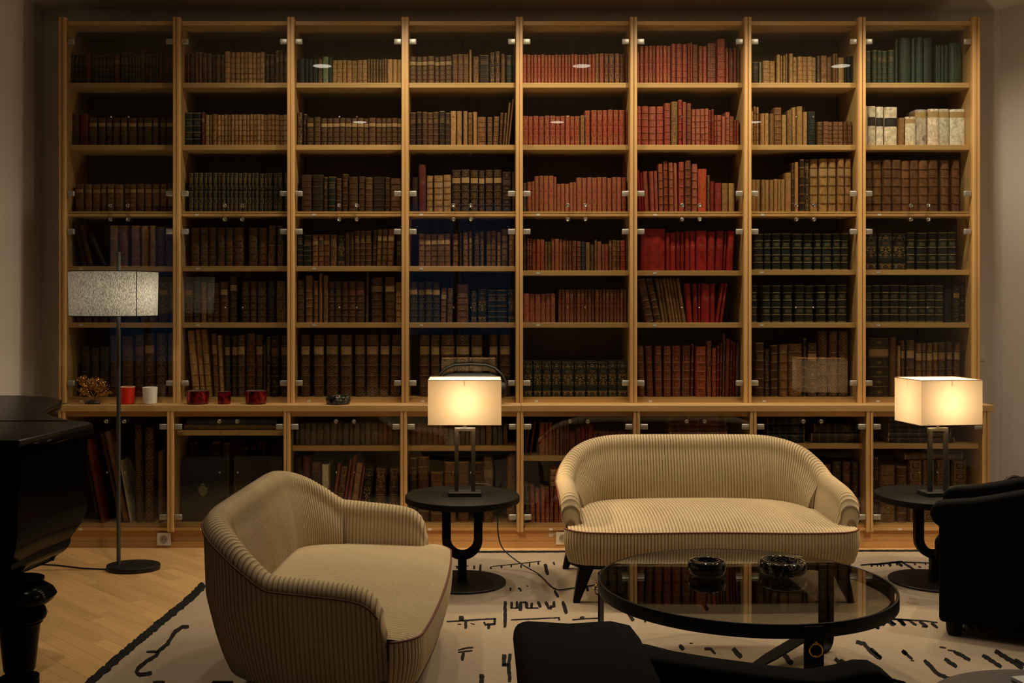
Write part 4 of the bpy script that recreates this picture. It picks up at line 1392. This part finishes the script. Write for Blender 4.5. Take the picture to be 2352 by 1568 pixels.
# ------------------------------------------------------------------ round side tables with a forked pedestal
def side_table(label, x, y, rz):
    t = thing('side_table', label, 'table', (x, y, RT), rz, 'black pedestal side tables')
    ob('table_top', auto_smooth(MB().lathe([(0, .436), (.303, .436), (.307, .440), (.307, .468), (.304, .471), (0, .471)], 72, cap0=False, cap1=False).mesh('table_top', M['black'])), t)
    ob('base', auto_smooth(MB().lathe([(0, 0), (.233, 0), (.235, .003), (.235, .009), (.232, .012), (0, .012)], 64, cap0=False, cap1=False).mesh('base', M['blackm'])), t)
    # fork: a flat bar bent into a U
    pts = [(-.085, .436)]
    for k in range(17):
        a = math.pi + math.pi * k / 16
        pts.append((.085 * math.cos(a), .235 + .085 * math.sin(a)))
    pts.append((.085, .436))
    rings = []
    for i, (px_, pz_) in enumerate(pts):
        a = pts[max(0, i - 1)]
        c_ = pts[min(len(pts) - 1, i + 1)]
        tx_, tz_ = c_[0] - a[0], c_[1] - a[1]
        L = math.hypot(tx_, tz_)
        nx_, nz_ = -tz_ / L, tx_ / L
        w, d = .0235, .021
        rings.append([(px_ + nx_ * w, -d, pz_ + nz_ * w), (px_ + nx_ * w, d, pz_ + nz_ * w), (px_ - nx_ * w, d, pz_ - nz_ * w), (px_ - nx_ * w, -d, pz_ - nz_ * w)])
    ob('fork', auto_smooth(bevel_mesh(MB().loft(rings).mesh('fork', M['black']), .004, 2, 60), 40), t)
    ob('stem', bevel_mesh(boxm('stem', -.0235, .0235, -.021, .021, .0115, .150, M['black']), .004, 2), t)
    return t


TA = (-.089, 5.84)
TB = (2.452, 5.86)
side_table('black round pedestal side table between the two sofas, lamp on top', TA[0], TA[1], 0)
side_table('black round pedestal side table beside the right armchair, lamp on top', TB[0], TB[1], 0)

# ------------------------------------------------------------------ table lamps with rectangular shades
def table_lamp(label, x, y, rz, sw, sd):
    z0 = RT + .4715
    t = thing('table_lamp', label, 'lamp', (x, y, z0), rz, 'table lamps with cream shades')
    ob('base', bevel_mesh(boxm('base', -.088, .088, -.058, .058, 0, .020, M['blackm']), .002, 2), t)
    fr_ = MB()
    fr_.box(-.056, -.034, -.010, .010, .020, .342).box(.034, .056, -.010, .010, .020, .342).box(-.056, .056, -.010, .010, .342, .360)
    ob('frame', bevel_mesh(fr_.mesh('frame', M['satin']), .001, 1), t)
    ob('neck', auto_smooth(MB().lathe([(.008, .360), (.008, .410), (.015, .412), (.015, .455), (0, .455)], 16, cap1=False).mesh('neck', M['satin'])), t)
    a, c_, h0, h1, th = sw / 2, sd / 2, .388, .624, .0015
    sh = MB()
    ro = [(-a, -c_), (a, -c_), (a, c_), (-a, c_)]
    ri = [(-a + th, -c_ + th), (a - th, -c_ + th), (a - th, c_ - th), (-a + th, c_ - th)]
    vs = [(x_, y_, z_) for z_ in (h0, h1) for x_, y_ in ro]
    sh.add(vs, [(i, (i + 1) % 4, 4 + (i + 1) % 4, 4 + i) for i in range(4)])
    s = ob('shade', sh.mesh('shade', M['shade']), t)
    for hz in (h0, h1):
        tr = MB()
        o = .002
        for q in range(4):
            p0, p1 = Vector((*ro[q], hz)), Vector((*ro[(q + 1) % 4], hz))
            tr.tube([p0, p1], .0022, 6)
        r = ob('shade_trim', tr.mesh('shade_trim', M['trimw']), s)
    sp_ = MB()
    sp_.tube([(-a, 0, .600), (a, 0, .600)], .002, 6).tube([(0, -c_, .598), (0, c_, .598)], .002, 6).tube([(0, 0, .44), (0, 0, .602)], .003, 6)
    ob('shade_carrier', sp_.mesh('shade_carrier', M['satin']), t)
    bl = MB().lathe([(.012, .455), (.016, .47), (.029, .500), (.030, .515), (.022, .535), (0, .543)], 20, cap1=False)
    ob('bulb', bl.mesh('bulb', M['bulb'], True), t)
    l = bpy.data.lights.new('lamp_light', 'POINT')
    l.energy = LAMP_W
    l.color = WARM
    l.shadow_soft_size = .034
    lo = bpy.data.objects.new('lamp_light', l)
    COL.objects.link(lo)
    lo.parent = t
    lo.location = (0, 0, .508)
    return t


table_lamp('lit table lamp with cream box shade between the two sofas', -.075, 5.84, 0, .385, .27)
table_lamp('lit table lamp with cream box shade by the right armchair', 2.462, 5.84, R(8), .345, .27)

# ------------------------------------------------------------------ floor lamp
fx_, fy_ = -1.965, 6.19
t = thing('floor_lamp', 'black floor lamp with grey linen drum shade beside the piano', 'lamp', (fx_, fy_, 0))
ob('base', auto_smooth(bevel_mesh(MB().lathe([(.150, .0005), (.150, .028)], 64, sy=.80).mesh('base', M['blackm']), .003, 2), 50), t)
ob('pole', auto_smooth(MB().lathe([(.0115, .028), (.0115, 1.800), (.008, 1.803)], 20, c=(-.084, 0, 0)).mesh('pole', M['pole'])), t)
cx_ = -.112
sh = MB().lathe([(.240, 1.440), (.245, 1.690)], 72, c=(cx_, 0, 0), cap0=False, cap1=False)
s = ob('shade', auto_smooth(sh.mesh('shade', M['shadeg'])), t)
for z, r in ((1.440, .240), (1.690, .245)):
    ob('shade_trim', MB().tube([(cx_ + r * math.cos(2 * math.pi * k / 72), r * math.sin(2 * math.pi * k / 72), z) for k in range(72)], .0026, 6, closed=True).mesh('shade_trim', M['black'], True), s)
a = R(-42)
ob('shade_seam', MB().tube([(cx_ + .2415 * math.cos(a), .2415 * math.sin(a), 1.441), (cx_ + .2465 * math.cos(a), .2465 * math.sin(a), 1.689)], .0022, 6).mesh('shade_seam', M['black']), s)
sp_ = MB()
for k in range(3):
    a = R(90 + 120 * k)
    sp_.tube([(-.084, 0, 1.675), (cx_ + .243 * math.cos(a), .243 * math.sin(a), 1.675)], .002, 6)
ob('shade_carrier', sp_.mesh('shade_carrier', M['satin']), t)
ob('bulb', MB().lathe([(.012, 1.50), (.026, 1.54), (.028, 1.56), (.020, 1.582), (0, 1.588)], 18, c=(cx_ + .09, -.03, 0), cap1=False).mesh('bulb', M['bulb'], True), t)
ob('bulb_socket', MB().lathe([(.014, 1.455), (.014, 1.50)], 14, c=(cx_ + .09, -.03, 0)).tube([(-.084, 0, 1.47), (cx_ + .09, -.03, 1.47)], .005, 8).mesh('bulb_socket', M['blackm']), t)
l = bpy.data.lights.new('floor_lamp_light', 'POINT')
l.energy = FLOORLAMP_W
l.color = (1.0, .84, .60)
l.shadow_soft_size = .03
lo = bpy.data.objects.new('floor_lamp_light', l)
COL.objects.link(lo)
lo.parent = t
lo.location = (cx_ + .09, -.03, 1.556)
cd = MB().tube([(-2.06, 6.19, .006), (-2.12, 6.17, .005), (-2.25, 6.19, .005), (-2.42, 6.26, .005), (-2.6, 6.3, .005), (-2.80, 6.34, .005)], .004, 8)
tag(ob('extension_cord', cd.mesh('extension_cord', M['cordmat'], True)), 'black cord on the parquet running from the floor lamp to the piano', 'cord')

# ------------------------------------------------------------------ coffee table
cx, cy, ct, cr = 1.062, 4.36, .402, .582
t = thing('coffee_table', 'round coffee table with smoked glass top and black leather-wrapped rim', 'table', (cx, cy, RT))
zt = ct - RT
ob('rim', auto_smooth(bevel_mesh(MB().lathe([(cr - .026, zt - .050), (cr, zt - .050), (cr, zt), (cr - .010, zt), (cr - .010, zt - .009), (cr - .026, zt - .009), (cr - .026, zt - .050)], 96, cap0=False, cap1=False).mesh('rim', M['black']), .002, 2), 50), t)
ob('glass_top', MB().lathe([(cr - .0115, zt - .0085), (cr - .0115, zt - .0005)], 96).mesh('glass_top', M['tglass']), t)
for q, ang in enumerate((-80, 40, 160)):
    a = R(ang)
    dx, dy = math.cos(a), math.sin(a)
    # a bent flat strap: down from the rim, round at the floor, a low hump, then in to the middle
    prof = [(cr + .004, zt - .006), (cr + .004, .060)]
    for k in range(1, 9):
        b2 = R(90 * k / 8)
        prof.append((cr + .004 - .055 * (1 - math.cos(b2)), .060 - .055 * math.sin(b2)))
    prof += [(cr - .075, .012), (cr - .10, .040), (cr - .125, .068), (cr - .15, .082), (cr - .18, .082), (cr - .25, .072), (cr - .40, .050), (.05, .030), (0, .029)]
    rings = []
    for i, (r_, z_) in enumerate(prof):
        p0, p1 = prof[max(0, i - 1)], prof[min(len(prof) - 1, i + 1)]
        tr_, tz_ = p1[0] - p0[0], p1[1] - p0[1]
        L = math.hypot(tr_, tz_)
        nr_, nz_ = -tz_ / L * .004, tr_ / L * .004
        w = .036 if i < 10 else .030
        if i >= len(prof) - 2:
            w = .018
        z_ = z_ + q * .0002
        rings.append([((r_ + s1 * nr_) * dx - s2 * w * dy, (r_ + s1 * nr_) * dy + s2 * w * dx, z_ + s1 * nz_) for s1, s2 in ((1, 1), (1, -1), (-1, -1), (-1, 1))])
    ob('leg', auto_smooth(MB().loft(rings).mesh('leg', M['black']), 40), t)
    rg = MB()
    rc = Vector(((cr + .020) * dx, (cr + .020) * dy, zt - .085))
    rg.tube([rc + Vector((-dy, dx, 0)) * .022 * math.cos(2 * math.pi * k / 24) + Vector((0, 0, .022 * math.sin(2 * math.pi * k / 24))) + Vector((dx, dy, 0)) * .004 * math.cos(2 * math.pi * k / 24) for k in range(24)], .0034, 8, closed=True)
    ob('ring', rg.mesh('ring', M['brass'], True), t)
    ob('ring_stud', MB().tube([Vector(((cr + .006) * dx, (cr + .006) * dy, zt - .060)), Vector(((cr + .024) * dx, (cr + .024) * dy, zt - .062))], .006, 10).mesh('ring_stud', M['brass'], True), t)


def bowl_mesh(name, r, h, rin, mat):
    pr = [(r * .45, 0), (r * .72, .003)]
    for k in range(1, 12):
        a = R(-75 + 150 * k / 12)
        pr.append((r - .5 * h * .55 + .5 * h * .55 * math.cos(a), h / 2 + h / 2 * math.sin(a)))
    pr += [(rin + .004, h * .985), (rin, h * .93), (rin * .96, h * .5), (rin * .8, h * .25), (0, h * .2)]
    return auto_smooth(MB().lathe(pr, 48, cap1=False).mesh(name, mat), 60)


M['gloss'] = simple('black_glass', (.004, .004, .005), .06, spec=.6)
m, nt, b = new_mat('black_veined_marble')
f = noise(nt, texco(nt, 'Object'), 16.0, 6, .62, 1.6)
c = ramp(nt, f, [(.0, (.004, .004, .004)), (.535, (.005, .005, .005)), (.553, (.32, .26, .17)), (.575, (.006, .006, .006)), (.70, (.005, .005, .005)), (.73, (.22, .18, .12))])
nt.links.new(c, b.inputs['Base Color'])
b.inputs['Roughness'].default_value = .08
M['marble'] = m
tag(ob('ash_bowl', bowl_mesh('ash_bowl', .078, .062, .048, M['gloss']), None, (.937, 4.475, ct)), 'small glossy plain black bowl on the glass coffee table', 'bowl')
tag(ob('ash_bowl', bowl_mesh('ash_bowl', .098, .055, .072, M['marble']), None, (1.255, 4.50, ct)), 'wide black marbled bowl with white veins on the coffee table', 'bowl')

# ------------------------------------------------------------------ black armchairs
def armchair(label, loc, rz, steep=False):
    """faces -y"""
    t = thing('armchair', label, 'armchair', loc, rz, 'black leather armchairs')
    W, D = .28, .43
    for sx in (-1, 1):
        prof = [(-.405, .06), (-.405, .50), (-.442, .525), (-.465, .560), (-.466, .598), (-.450, .630), (-.420, .647), (-.385, .648), (-.34, .636), (-.28, .625), (-.20, .632), (-.05, .652), (.12, .680), (.28, .705), (.38, .718), (.405, .70), (.38, .40), (.35, .06)]
        if steep:
            prof = [(-.405, .06), (-.405, .49), (-.43, .508), (-.443, .54), (-.438, .572), (-.42, .592), (-.385, .603), (-.34, .609), (-.28, .618), (-.20, .637), (-.05, .68), (.12, .725), (.28, .75), (.38, .755), (.405, .73), (.38, .40), (.35, .06)]
        x0, x1 = sx * W, sx * (W - .115)
        mb = MB().loft([[(x0, y, z) for y, z in prof], [(x1, y, z) for y, z in prof]])
        ob('armrest', auto_smooth(bevel_mesh(mb.mesh('armrest', M['leather']), .020, 4, 70), 45), t)
    bp = [(.16, .22), (.08, .42), (.115, .64), (.13, .70), (.155, .732), (.20, .742), (.30, .736), (.40, .742), (.432, .735), (.436, .70), (.40, .40), (.365, .075), (.30, .075)]
    mb = MB().loft([[(-.275, y, z) for y, z in bp], [(.275, y, z) for y, z in bp]])
    ob('backrest', auto_smooth(bevel_mesh(mb.mesh('backrest', M['leather']), .018, 3, 60), 45), t)
    ob('seat_base', bevel_mesh(boxm('seat_base', -.164, .164, -.385, .29, .065, .29, M['leather']), .015, 3), t)
    ob('seat_cushion', auto_smooth(bevel_mesh(boxm('seat_cushion', -.163, .163, -.44, .075, .291, .425, M['leather']), .035, 4), 60), t)
    for sx in (-1, 1):
        for y in (-.345, .30):
            ob('foot', auto_smooth(MB().lathe([(.026, 0), (.034, .02), (.036, .064)], 20, c=(sx * .23, y, 0)).mesh('foot', M['black'])), t)
    return t


armchair('black leather armchair at the right edge, facing the coffee table', (2.57, 4.965, RT), R(-120), True)
armchair('black leather armchair in the foreground, seen from behind', (.518, 2.365, RT), R(90))

# dark round table at the corner of the rug
t = thing('drinks_table', 'dark round table top in the foreground beside the near armchair', 'table', (1.46, 2.66, RT))
ob('table_top', auto_smooth(MB().lathe([(0, .47), (.335, .47), (.34, .475), (.34, .495), (.336, .499), (0, .499)], 64, cap0=False, cap1=False).mesh('table_top', simple('dark_table_top', (.028, .026, .022), .35))), t)
ob('stem', MB().lathe([(.022, .014), (.022, .4695)], 20).mesh('stem', M['blackm'], True), t)
ob('base', auto_smooth(MB().lathe([(.20, 0), (.20, .012), (.02, .016)], 40).mesh('base', M['blackm'])), t)
tag(ob('note_pad', bevel_mesh(boxm('note_pad', -.06, .06, -.09, .09, 0, .010, M['paper']), .001, 1), None, (1.50, 2.835, RT + .4995), (0, 0, R(12))), 'white paper pad lying on the dark foreground table', 'notepad')

# ------------------------------------------------------------------ grand piano
t = thing('grand_piano', 'black grand piano with turned legs at the left edge', 'piano', (0, 0, 0))
ctrl = [(-1.737, 4.117), (-1.70, 4.40), (-1.66, 4.68), (-1.70, 4.745), (-1.80, 4.80), (-1.95, 4.98), (-2.08, 5.20), (-2.13, 5.42), (-2.16, 5.62), (-2.22, 5.80), (-2.36, 5.97), (-2.55, 6.06), (-2.75, 6.07), (-2.88, 6.02)]
lid = ctrl + [(-3.10, 5.85), (-3.16, 5.4), (-3.16, 4.117)]
cxm, cym = -2.4, 4.95


def inset(poly, d):
    """move every corner inwards by d along the averaged edge normals"""
    n = len(poly)
    out = []
    ar = sum(poly[i][0] * poly[(i + 1) % n][1] - poly[(i + 1) % n][0] * poly[i][1] for i in range(n))
    sg = 1 if ar > 0 else -1
    for i in range(n):
        p0, p1, p2 = Vector(poly[i - 1]), Vector(poly[i]), Vector(poly[(i + 1) % n])
        n1 = (p1 - p0).normalized()
        n2 = (p2 - p1).normalized()
        nn = (Vector((-n1.y, n1.x)) + Vector((-n2.y, n2.x)))
        nn.normalize()
        out.append(tuple(p1 + nn * d * sg))
    return out


caseo = inset(lid, .022)
rings = []
for z, o in ((.962, 0), (.66, 0), (.625, .003), (.58, .022), (.535, .052), (.512, .068), (.505, .068), (.49, .070), (.47, .080), (.452, .10), (.438, .128), (.430, .133), (.420, .135)):
    rings.append([(x, y, z) for x, y in inset(caseo, o)])
ob('case', auto_smooth(MB().loft(rings).mesh('case', M['piano']), 30), t)
lm = MB().prism(lid, .966, 1.000)
ob('lid', auto_smooth(bevel_mesh(lm.mesh('lid', [M['piano_top']]), .009, 3, 50), 50), t)
ob('lid_hinge', MB().box(-3.12, -1.80, 4.758, 4.766, 1.0003, 1.003).mesh('lid_hinge', M['piano']), t)
ob('music_flap_edge', MB().tube([(-1.735, 4.13, .965), (-1.70, 4.40, .965), (-1.662, 4.67, .965)], .012, 10).mesh('music_flap_edge', M['piano'], True), t)
LEG = [(.075, 0), (.075, .03), (.052, .035), (.052, .05), (.060, .06), (.0785, .235), (.088, .245), (.088, .252), (.100, .262), (.105, .280), (.098, .297), (.080, .304), (.080, .312), (.105, .318), (.128, .336), (.1405, .354), (.128, .376), (.098, .396), (.075, .402), (.075, .407), (.094, .412), (.094, .4205)]
lgm = auto_smooth(MB().lathe(LEG, 40).mesh('leg', M['piano']), 40)
for x, y in ((-1.830, 4.335), (-3.0, 4.335), (-2.62, 5.75)):
    ob('leg', lgm, t, (x, y, .0005))

# ------------------------------------------------------------------ things on the worktop
ZW = WT1


def wt(px_, Y=YL + .055):
    return ((px_ - PX) * Y / FPX, Y, ZW)


def cup_mesh(name, r0, r1, h, th, mat):
    return auto_smooth(MB().lathe([(r0 * .9, 0), (r0, .003), (r1, h), (r1 - th, h), (r0 - th, .012), (0, .012)], 40, cap1=False).mesh(name, mat), 50)


M['redglass'] = simple('red_candle_glass', (.55, .022, .012), .22, spec=.5)
M['wax'] = simple('cream_wax', (.62, .45, .25), .7)
M['frost'] = simple('frosted_white_glass', (.78, .74, .64), .35)
M['clear'] = simple('frosted_base', (.45, .46, .48), .2)
m, nt, b = new_mat('red_mercury_glass')
f = noise(nt, texco(nt, 'Object'), 34.0, 4, .6)
c = ramp(nt, f, [(.35, (.015, .002, .002)), (.55, (.16, .006, .008)), (.68, (.45, .02, .02))])
nt.links.new(c, b.inputs['Base Color'])
b.inputs['Roughness'].default_value = .12
b.inputs['Metallic'].default_value = .35
M['mercury'] = m
M['silver'] = simple('silvered_inside', (.45, .36, .30), .25, .8, nscale=50, namt=.4)
x, y, z = wt(292, YL + .05)
t = thing('candle', 'opaque red glass candle on the worktop by the floor lamp', 'candle', (x, y, z))
ob('glass_cup', cup_mesh('glass_cup', .045, .047, .106, .003, M['redglass']), t)
ob('wax', MB().lathe([(.0415, .0125), (.0435, .100)], 32).mesh('wax', M['wax']), t)
ob('rim', MB().tube([(.046 * math.cos(2 * math.pi * k / 40), .046 * math.sin(2 * math.pi * k / 40), .105) for k in range(40)], .0025, 6, closed=True).mesh('rim', M['wax'], True), t)
x, y, z = wt(344.5, YL + .05)
t = thing('candle', 'frosted white glass candle on the worktop', 'candle', (x, y, z))
ob('glass_cup', cup_mesh('glass_cup', .041, .0465, .104, .003, M['frost']), t)
ob('glass_foot', MB().lathe([(.0405, .0003), (.0418, .016)], 32).mesh('glass_foot', M['clear'], True), t)
ob('wax', MB().lathe([(.0365, .0165), (.0425, .092)], 32).mesh('wax', M['frost']), t)
for px_, r, h, lab in ((454.5, .069, .082, 'wide dark red mottled glass votive bowl, left of three on the worktop'), (515.5, .041, .076, 'small narrow red mottled glass votive cup on the worktop'),
                       (588, .066, .082, 'wide dark red mottled glass votive bowl, right of three on the worktop')):
    x, y, z = wt(px_, YL + .055)
    t = thing('votive', lab, 'candle holder', (x, y, z), 0, 'red mottled glass votives')
    ob('glass_bowl', auto_smooth(MB().lathe([(r * .86, 0), (r * .97, .006), (r, .02), (r, h), (r - .003, h)], 44, cap1=False).mesh('glass_bowl', M['mercury']), 50), t)
    ob('silver_lining', auto_smooth(MB().lathe([(r - .0032, h - .0005), (r - .006, .02), (0, .016)], 44, cap0=False, cap1=False).mesh('silver_lining', M['silver']), 50), t)
tag(ob('ash_bowl', bowl_mesh('ash_bowl', .078, .052, .056, M['marble']), None, wt(777, YL + .045)), 'black marbled ashtray bowl on the worktop below the bookcase', 'bowl')

# gilded wire tree
x, y, z = wt(213, YL + .035)
t = thing('wire_tree', 'small golden wire tree with glinting leaves on dark base', 'ornament', (x, y, z))
M['goldw'] = simple('gold_wire', (.52, .27, .075), .28, .85)
M['stone'] = simple('dark_stone', (.02, .018, .015), .4, nscale=40, namt=.4)
st_ = MB().lathe([(.046, 0), (.050, .006), (.044, .016), (.025, .022), (0, .023)], 18, sy=.8, cap1=False)
st_.v = [(a * (1 + .08 * math.sin(7 * b_ * 40)), b_, c_) for a, b_, c_ in st_.v]
ob('base', st_.mesh('base', M['stone'], True), t)
t.scale = (1, .55, 1)
random.seed(11)
leaf_pts = []


def branch(p, d, L, r, lev):
    n = 4
    path = [p]
    for i in range(n):
        d = (d + Vector((random.uniform(-.25, .25), random.uniform(-.25, .25), random.uniform(-.12, .18)))).normalized()
        p = p + d * (L / n)
        path.append(p)
    tree.tube(path, r, 6, rr=[r * (1 - .5 * i / n) for i in range(n + 1)])
    if lev == 0:
        for q in path[2:]:
            for _ in range(2):
                leaf_pts.append(q + Vector((random.uniform(-.008, .008), random.uniform(-.008, .008), random.uniform(-.008, .008))))
        return
    for _ in range(6 if lev == 1 else 5):
        dd = (d * .6 + Vector((random.uniform(-1.1, 1.1), random.uniform(-.7, .7), random.uniform(-.25, .8)))).normalized()
        branch(path[random.choice((2, 3, 4))], dd, L * .66, r * .5, lev - 1)


tree = MB()
branch(Vector((-.002, 0, .020)), Vector((-.48, 0, .85)), .082, .0065, 2)
branch(Vector((.004, 0, .020)), Vector((.52, .05, .85)), .080, .006, 2)
branch(Vector((0, 0, .050)), Vector((-.25, .1, 1)), .075, .0035, 2)
branch(Vector((.004, 0, .045)), Vector((.25, -.1, 1)), .070, .0035, 2)
branch(Vector((-.006, 0, .040)), Vector((-.9, -.05, .45)), .060, .003, 2)
branch(Vector((.008, 0, .040)), Vector((.9, .05, .40)), .060, .003, 2)
ob('trunk', tree.mesh('trunk', M['goldw'], True), t)['kind'] = 'stuff'
lf = MB()
for q in leaf_pts:
    a = Vector((random.uniform(-1, 1), random.uniform(-1, 1), random.uniform(-1, 1))).normalized()
    b2 = a.cross(Vector((random.uniform(-1, 1), random.uniform(-1, 1), random.uniform(-1, 1)))).normalized()
    s_ = random.uniform(.0035, .0065)
    n_ = a.cross(b2) * .0012
    lf.loft([[q + a * s_ + n_, q + b2 * s_ * .6 + n_, q - a * s_ + n_, q - b2 * s_ * .6 + n_], [q + a * s_ - n_, q + b2 * s_ * .6 - n_, q - a * s_ - n_, q - b2 * s_ * .6 - n_]])
ob('leaves', lf.mesh('leaves', M['goldw']), t)['kind'] = 'stuff'

# portable speaker behind the left table lamp
x, y, z = wt(1081, YL + .052)
t = thing('portable_speaker', 'black portable speaker with carry handle behind the table lamp', 'speaker', (x, y, z))
M['spk'] = simple('speaker_mesh', (.016, .017, .014), .6, nscale=300, namt=.4)
M['spkh'] = simple('speaker_handle', (.035, .036, .026), .45)
rings = []
for k in range(17):
    q = -1 + 2 * k / 16
    s_ = (1 - abs(q) ** 6) ** .5 * .9 + .1
    rings.append([(q * .205, .066 * s_ * math.cos(2 * math.pi * j / 28), .098 + .096 * s_ * math.sin(2 * math.pi * j / 28)) for j in range(28)])
ob('body', MB().loft(rings).mesh('body', M['spk'], True), t)
path = [(-.213, 0, .090), (-.216, 0, .135), (-.195, 0, .18), (-.150, 0, .222), (-.10, 0, .241), (0, 0, .246), (.10, 0, .241), (.150, 0, .222), (.195, 0, .18), (.216, 0, .135), (.213, 0, .090)]
rings = []
for i, p in enumerate(path):
    a, c_ = Vector(path[max(0, i - 1)]), Vector(path[min(len(path) - 1, i + 1)])
    d = (c_ - a).normalized()
    n_ = Vector((-d.z, 0, d.x))
    rings.append([Vector(p) + n_ * .008 * math.cos(2 * math.pi * k / 12) + Vector((0, .026 * math.sin(2 * math.pi * k / 12), 0)) for k in range(12)])
ob('handle', MB().loft(rings).mesh('handle', M['spkh'], True), t)
for sx in (-1, 1):
    ob('end_cap', auto_smooth(MB().loft([[(sx * q, .060 * s_ * math.cos(2 * math.pi * j / 24), .090 + .060 * s_ * math.sin(2 * math.pi * j / 24)) for j in range(24)] for q, s_ in ((.17, .9), (.205, .9), (.216, .8), (.219, .55))]).mesh('end_cap', M['blackm'])), t)
lg = MB()
for k in range(2):
    lg.box(-.010 + k * .013, .000 + k * .013, -.060, -.0585, .150, .156)
ob('logo', MB().box(-.012, .012, -.0475, -.045, .164, .172).mesh('logo', M['satin']), t)

# ------------------------------------------------------------------ sockets, switch, cords
def wall_socket(x, y, z, lab):
    t = thing('wall_socket', lab, 'socket', (x, y, z), 0, 'white sockets in the plinth')
    ob('plate', bevel_mesh(boxm('plate', -.043, .043, -.008, 0, -.040, .040, M['white']), .003, 2), t)
    wl = MB().lathe([(.024, 0), (.024, .003), (.020, .003), (.0195, .0008), (0, .0008)], 28, cap1=False)
    wl.v = [(a, -.008 - c_, b_) for a, b_, c_ in wl.v]
    ob('well', auto_smooth(wl.mesh('well', M['sock'])), t)
    for dx in (-.009, .009):
        pn = MB().lathe([(.0028, 0), (.0028, .0015)], 10)
        pn.v = [(a + dx, -.0075 - c_ - .001, b_) for a, b_, c_ in pn.v]
        ob('pin_hole', pn.mesh('pin_hole', M['blackm']), t)
    pn = MB().lathe([(.0028, 0), (.0028, .005)], 10)
    pn.v = [(a, -.0075 - c_, b_ + .011) for a, b_, c_ in pn.v]
    ob('earth_pin', pn.mesh('earth_pin', M['steel']), t)


wall_socket((376 - PX) / SL, YL + .0075, zl(1238), 'white earthed wall socket in the plinth left of the side-on sofa')
wall_socket((1293 - PX) / SL, YL + .0075, zl(1236), 'white wall socket in the plinth half hidden by the sofa arm')
t = thing('light_switch', 'white light switch on the wall right of the bookcase', 'switch', ((2251 - PX) * (YW) / FPX, YW - .0005, CAMZ - (813 - PY) * YW / FPX))
ob('plate', bevel_mesh(boxm('plate', -.030, .030, -.009, 0, -.045, .045, M['white']), .003, 2), t)
ob('rocker', bevel_mesh(boxm('rocker', -.020, .020, -.013, -.0092, -.030, .030, M['white']), .002, 2), t)
pts = [(.045, 5.87, .47), (.09, 5.93, .40), (.062, 5.98, .30), (.060, 5.99, .22), (.10, 6.02, .13), (.19, 6.02, .07), (.27, 6.02, .035), (.33, 5.92, .018), (.40, 5.74, .017), (.47, 5.76, .017), (.60, 5.82, .017), (.78, 5.85, .018)]


def smooth_path(p, n=6):
    p = [Vector(q) for q in p]
    out = []
    for i in range(len(p) - 1):
        p0, p1, p2, p3 = p[max(0, i - 1)], p[i], p[i + 1], p[min(len(p) - 1, i + 2)]
        for k in range(n):
            t_ = k / n
            out.append(.5 * ((2 * p1) + (p2 - p0) * t_ + (2 * p0 - 5 * p1 + 4 * p2 - p3) * t_ ** 2 + (3 * p1 - p0 - 3 * p2 + p3) * t_ ** 3))
    out.append(p[-1])
    return out


tag(ob('extension_cord', MB().tube(smooth_path([(-.02, 6.16, .492), (.09, 6.185, .46), (.105, 6.18, .30), (.11, 6.17, .20), (.14, 6.15, .12), (.24, 6.10, .05), (.33, 6.0, .019), (.40, 5.70, .018), (.50, 5.72, .018), (.66, 5.80, .018), (.80, 5.86, .02)]), .0035, 8).mesh('extension_cord', M['cordmat'], True)),
    'thin black cord hanging from the lamp table to under the sofa', 'cord')
t = thing('power_strip', 'power strip lying on the rug under the forward-facing sofa', 'power strip', (.98, 5.90, RT))
ob('strip_body', bevel_mesh(boxm('strip_body', -.16, .16, -.028, .028, 0, .042, M['sock']), .005, 2), t)
for k in range(4):
    wl = MB().lathe([(.018, .0421), (.018, .0436), (.014, .0436)], 20, c=(-.11 + k * .073, 0, 0))
    ob('outlet', wl.mesh('outlet', M['white']), t)
tag(ob('white_cord', MB().tube(smooth_path([(.82, 5.90, .03), (.74, 5.86, .05), (.66, 5.80, .03), (.60, 5.72, .018), (.64, 5.70, .018), (.72, 5.76, .02), (.80, 5.84, .03)]), .004, 8).mesh('white_cord', M['cordw'], True)),
    'looped white cord on the rug under the sofa', 'cord')
# torn sticker on the plinth
sc_ = MB().loft([[(x, -.0003, z) for x, z in ((-.014, -.012), (.010, -.014), (.012, -.004), (.028, .004), (.030, .014), (-.014, .013))], [(x, -.0012, z) for x, z in ((-.014, -.012), (.010, -.014), (.012, -.004), (.028, .004), (.030, .014), (-.014, .013))]])
tag(ob('torn_sticker', sc_.mesh('torn_sticker', M['paper']), None, ((1266 - PX) * (YL + .02) / FPX, YL + .0195, zl(1229))), 'torn white paper sticker on the plinth by the sofa arm', 'sticker')

# dark bag slumped behind the right armchair
t = thing('leather_bag', 'dark brown leather bag slumped by the wall behind the armchair', 'bag', (3.27, 6.55, 0))
M['bag'] = simple('bag_leather', (.020, .011, .007), .5, nscale=30, namt=.5, bmp=.3)
rings = []
for z, a, c_, ox in ((0.001, .15, .10, 0), (.06, .17, .12, 0), (.20, .165, .11, .01), (.33, .14, .08, .0), (.42, .10, .05, -.02), (.455, .06, .03, -.03)):
    rings.append([(ox + a * (1 + .10 * math.sin(3 * k + z * 20)) * math.cos(2 * math.pi * k / 20), c_ * math.sin(2 * math.pi * k / 20), z + .012 * math.sin(k * 1.7) * (z > .3)) for k in range(20)])
ob('bag_body', MB().loft(rings).mesh('bag_body', M['bag'], True), t)
ob('strap', MB().tube(smooth_path([(-.14, -.02, .30), (-.13, -.03, .43), (-.06, -.04, .475), (.04, -.05, .42), (.10, -.06, .33)]), .009, 8).mesh('strap', M['bag'], True), t)
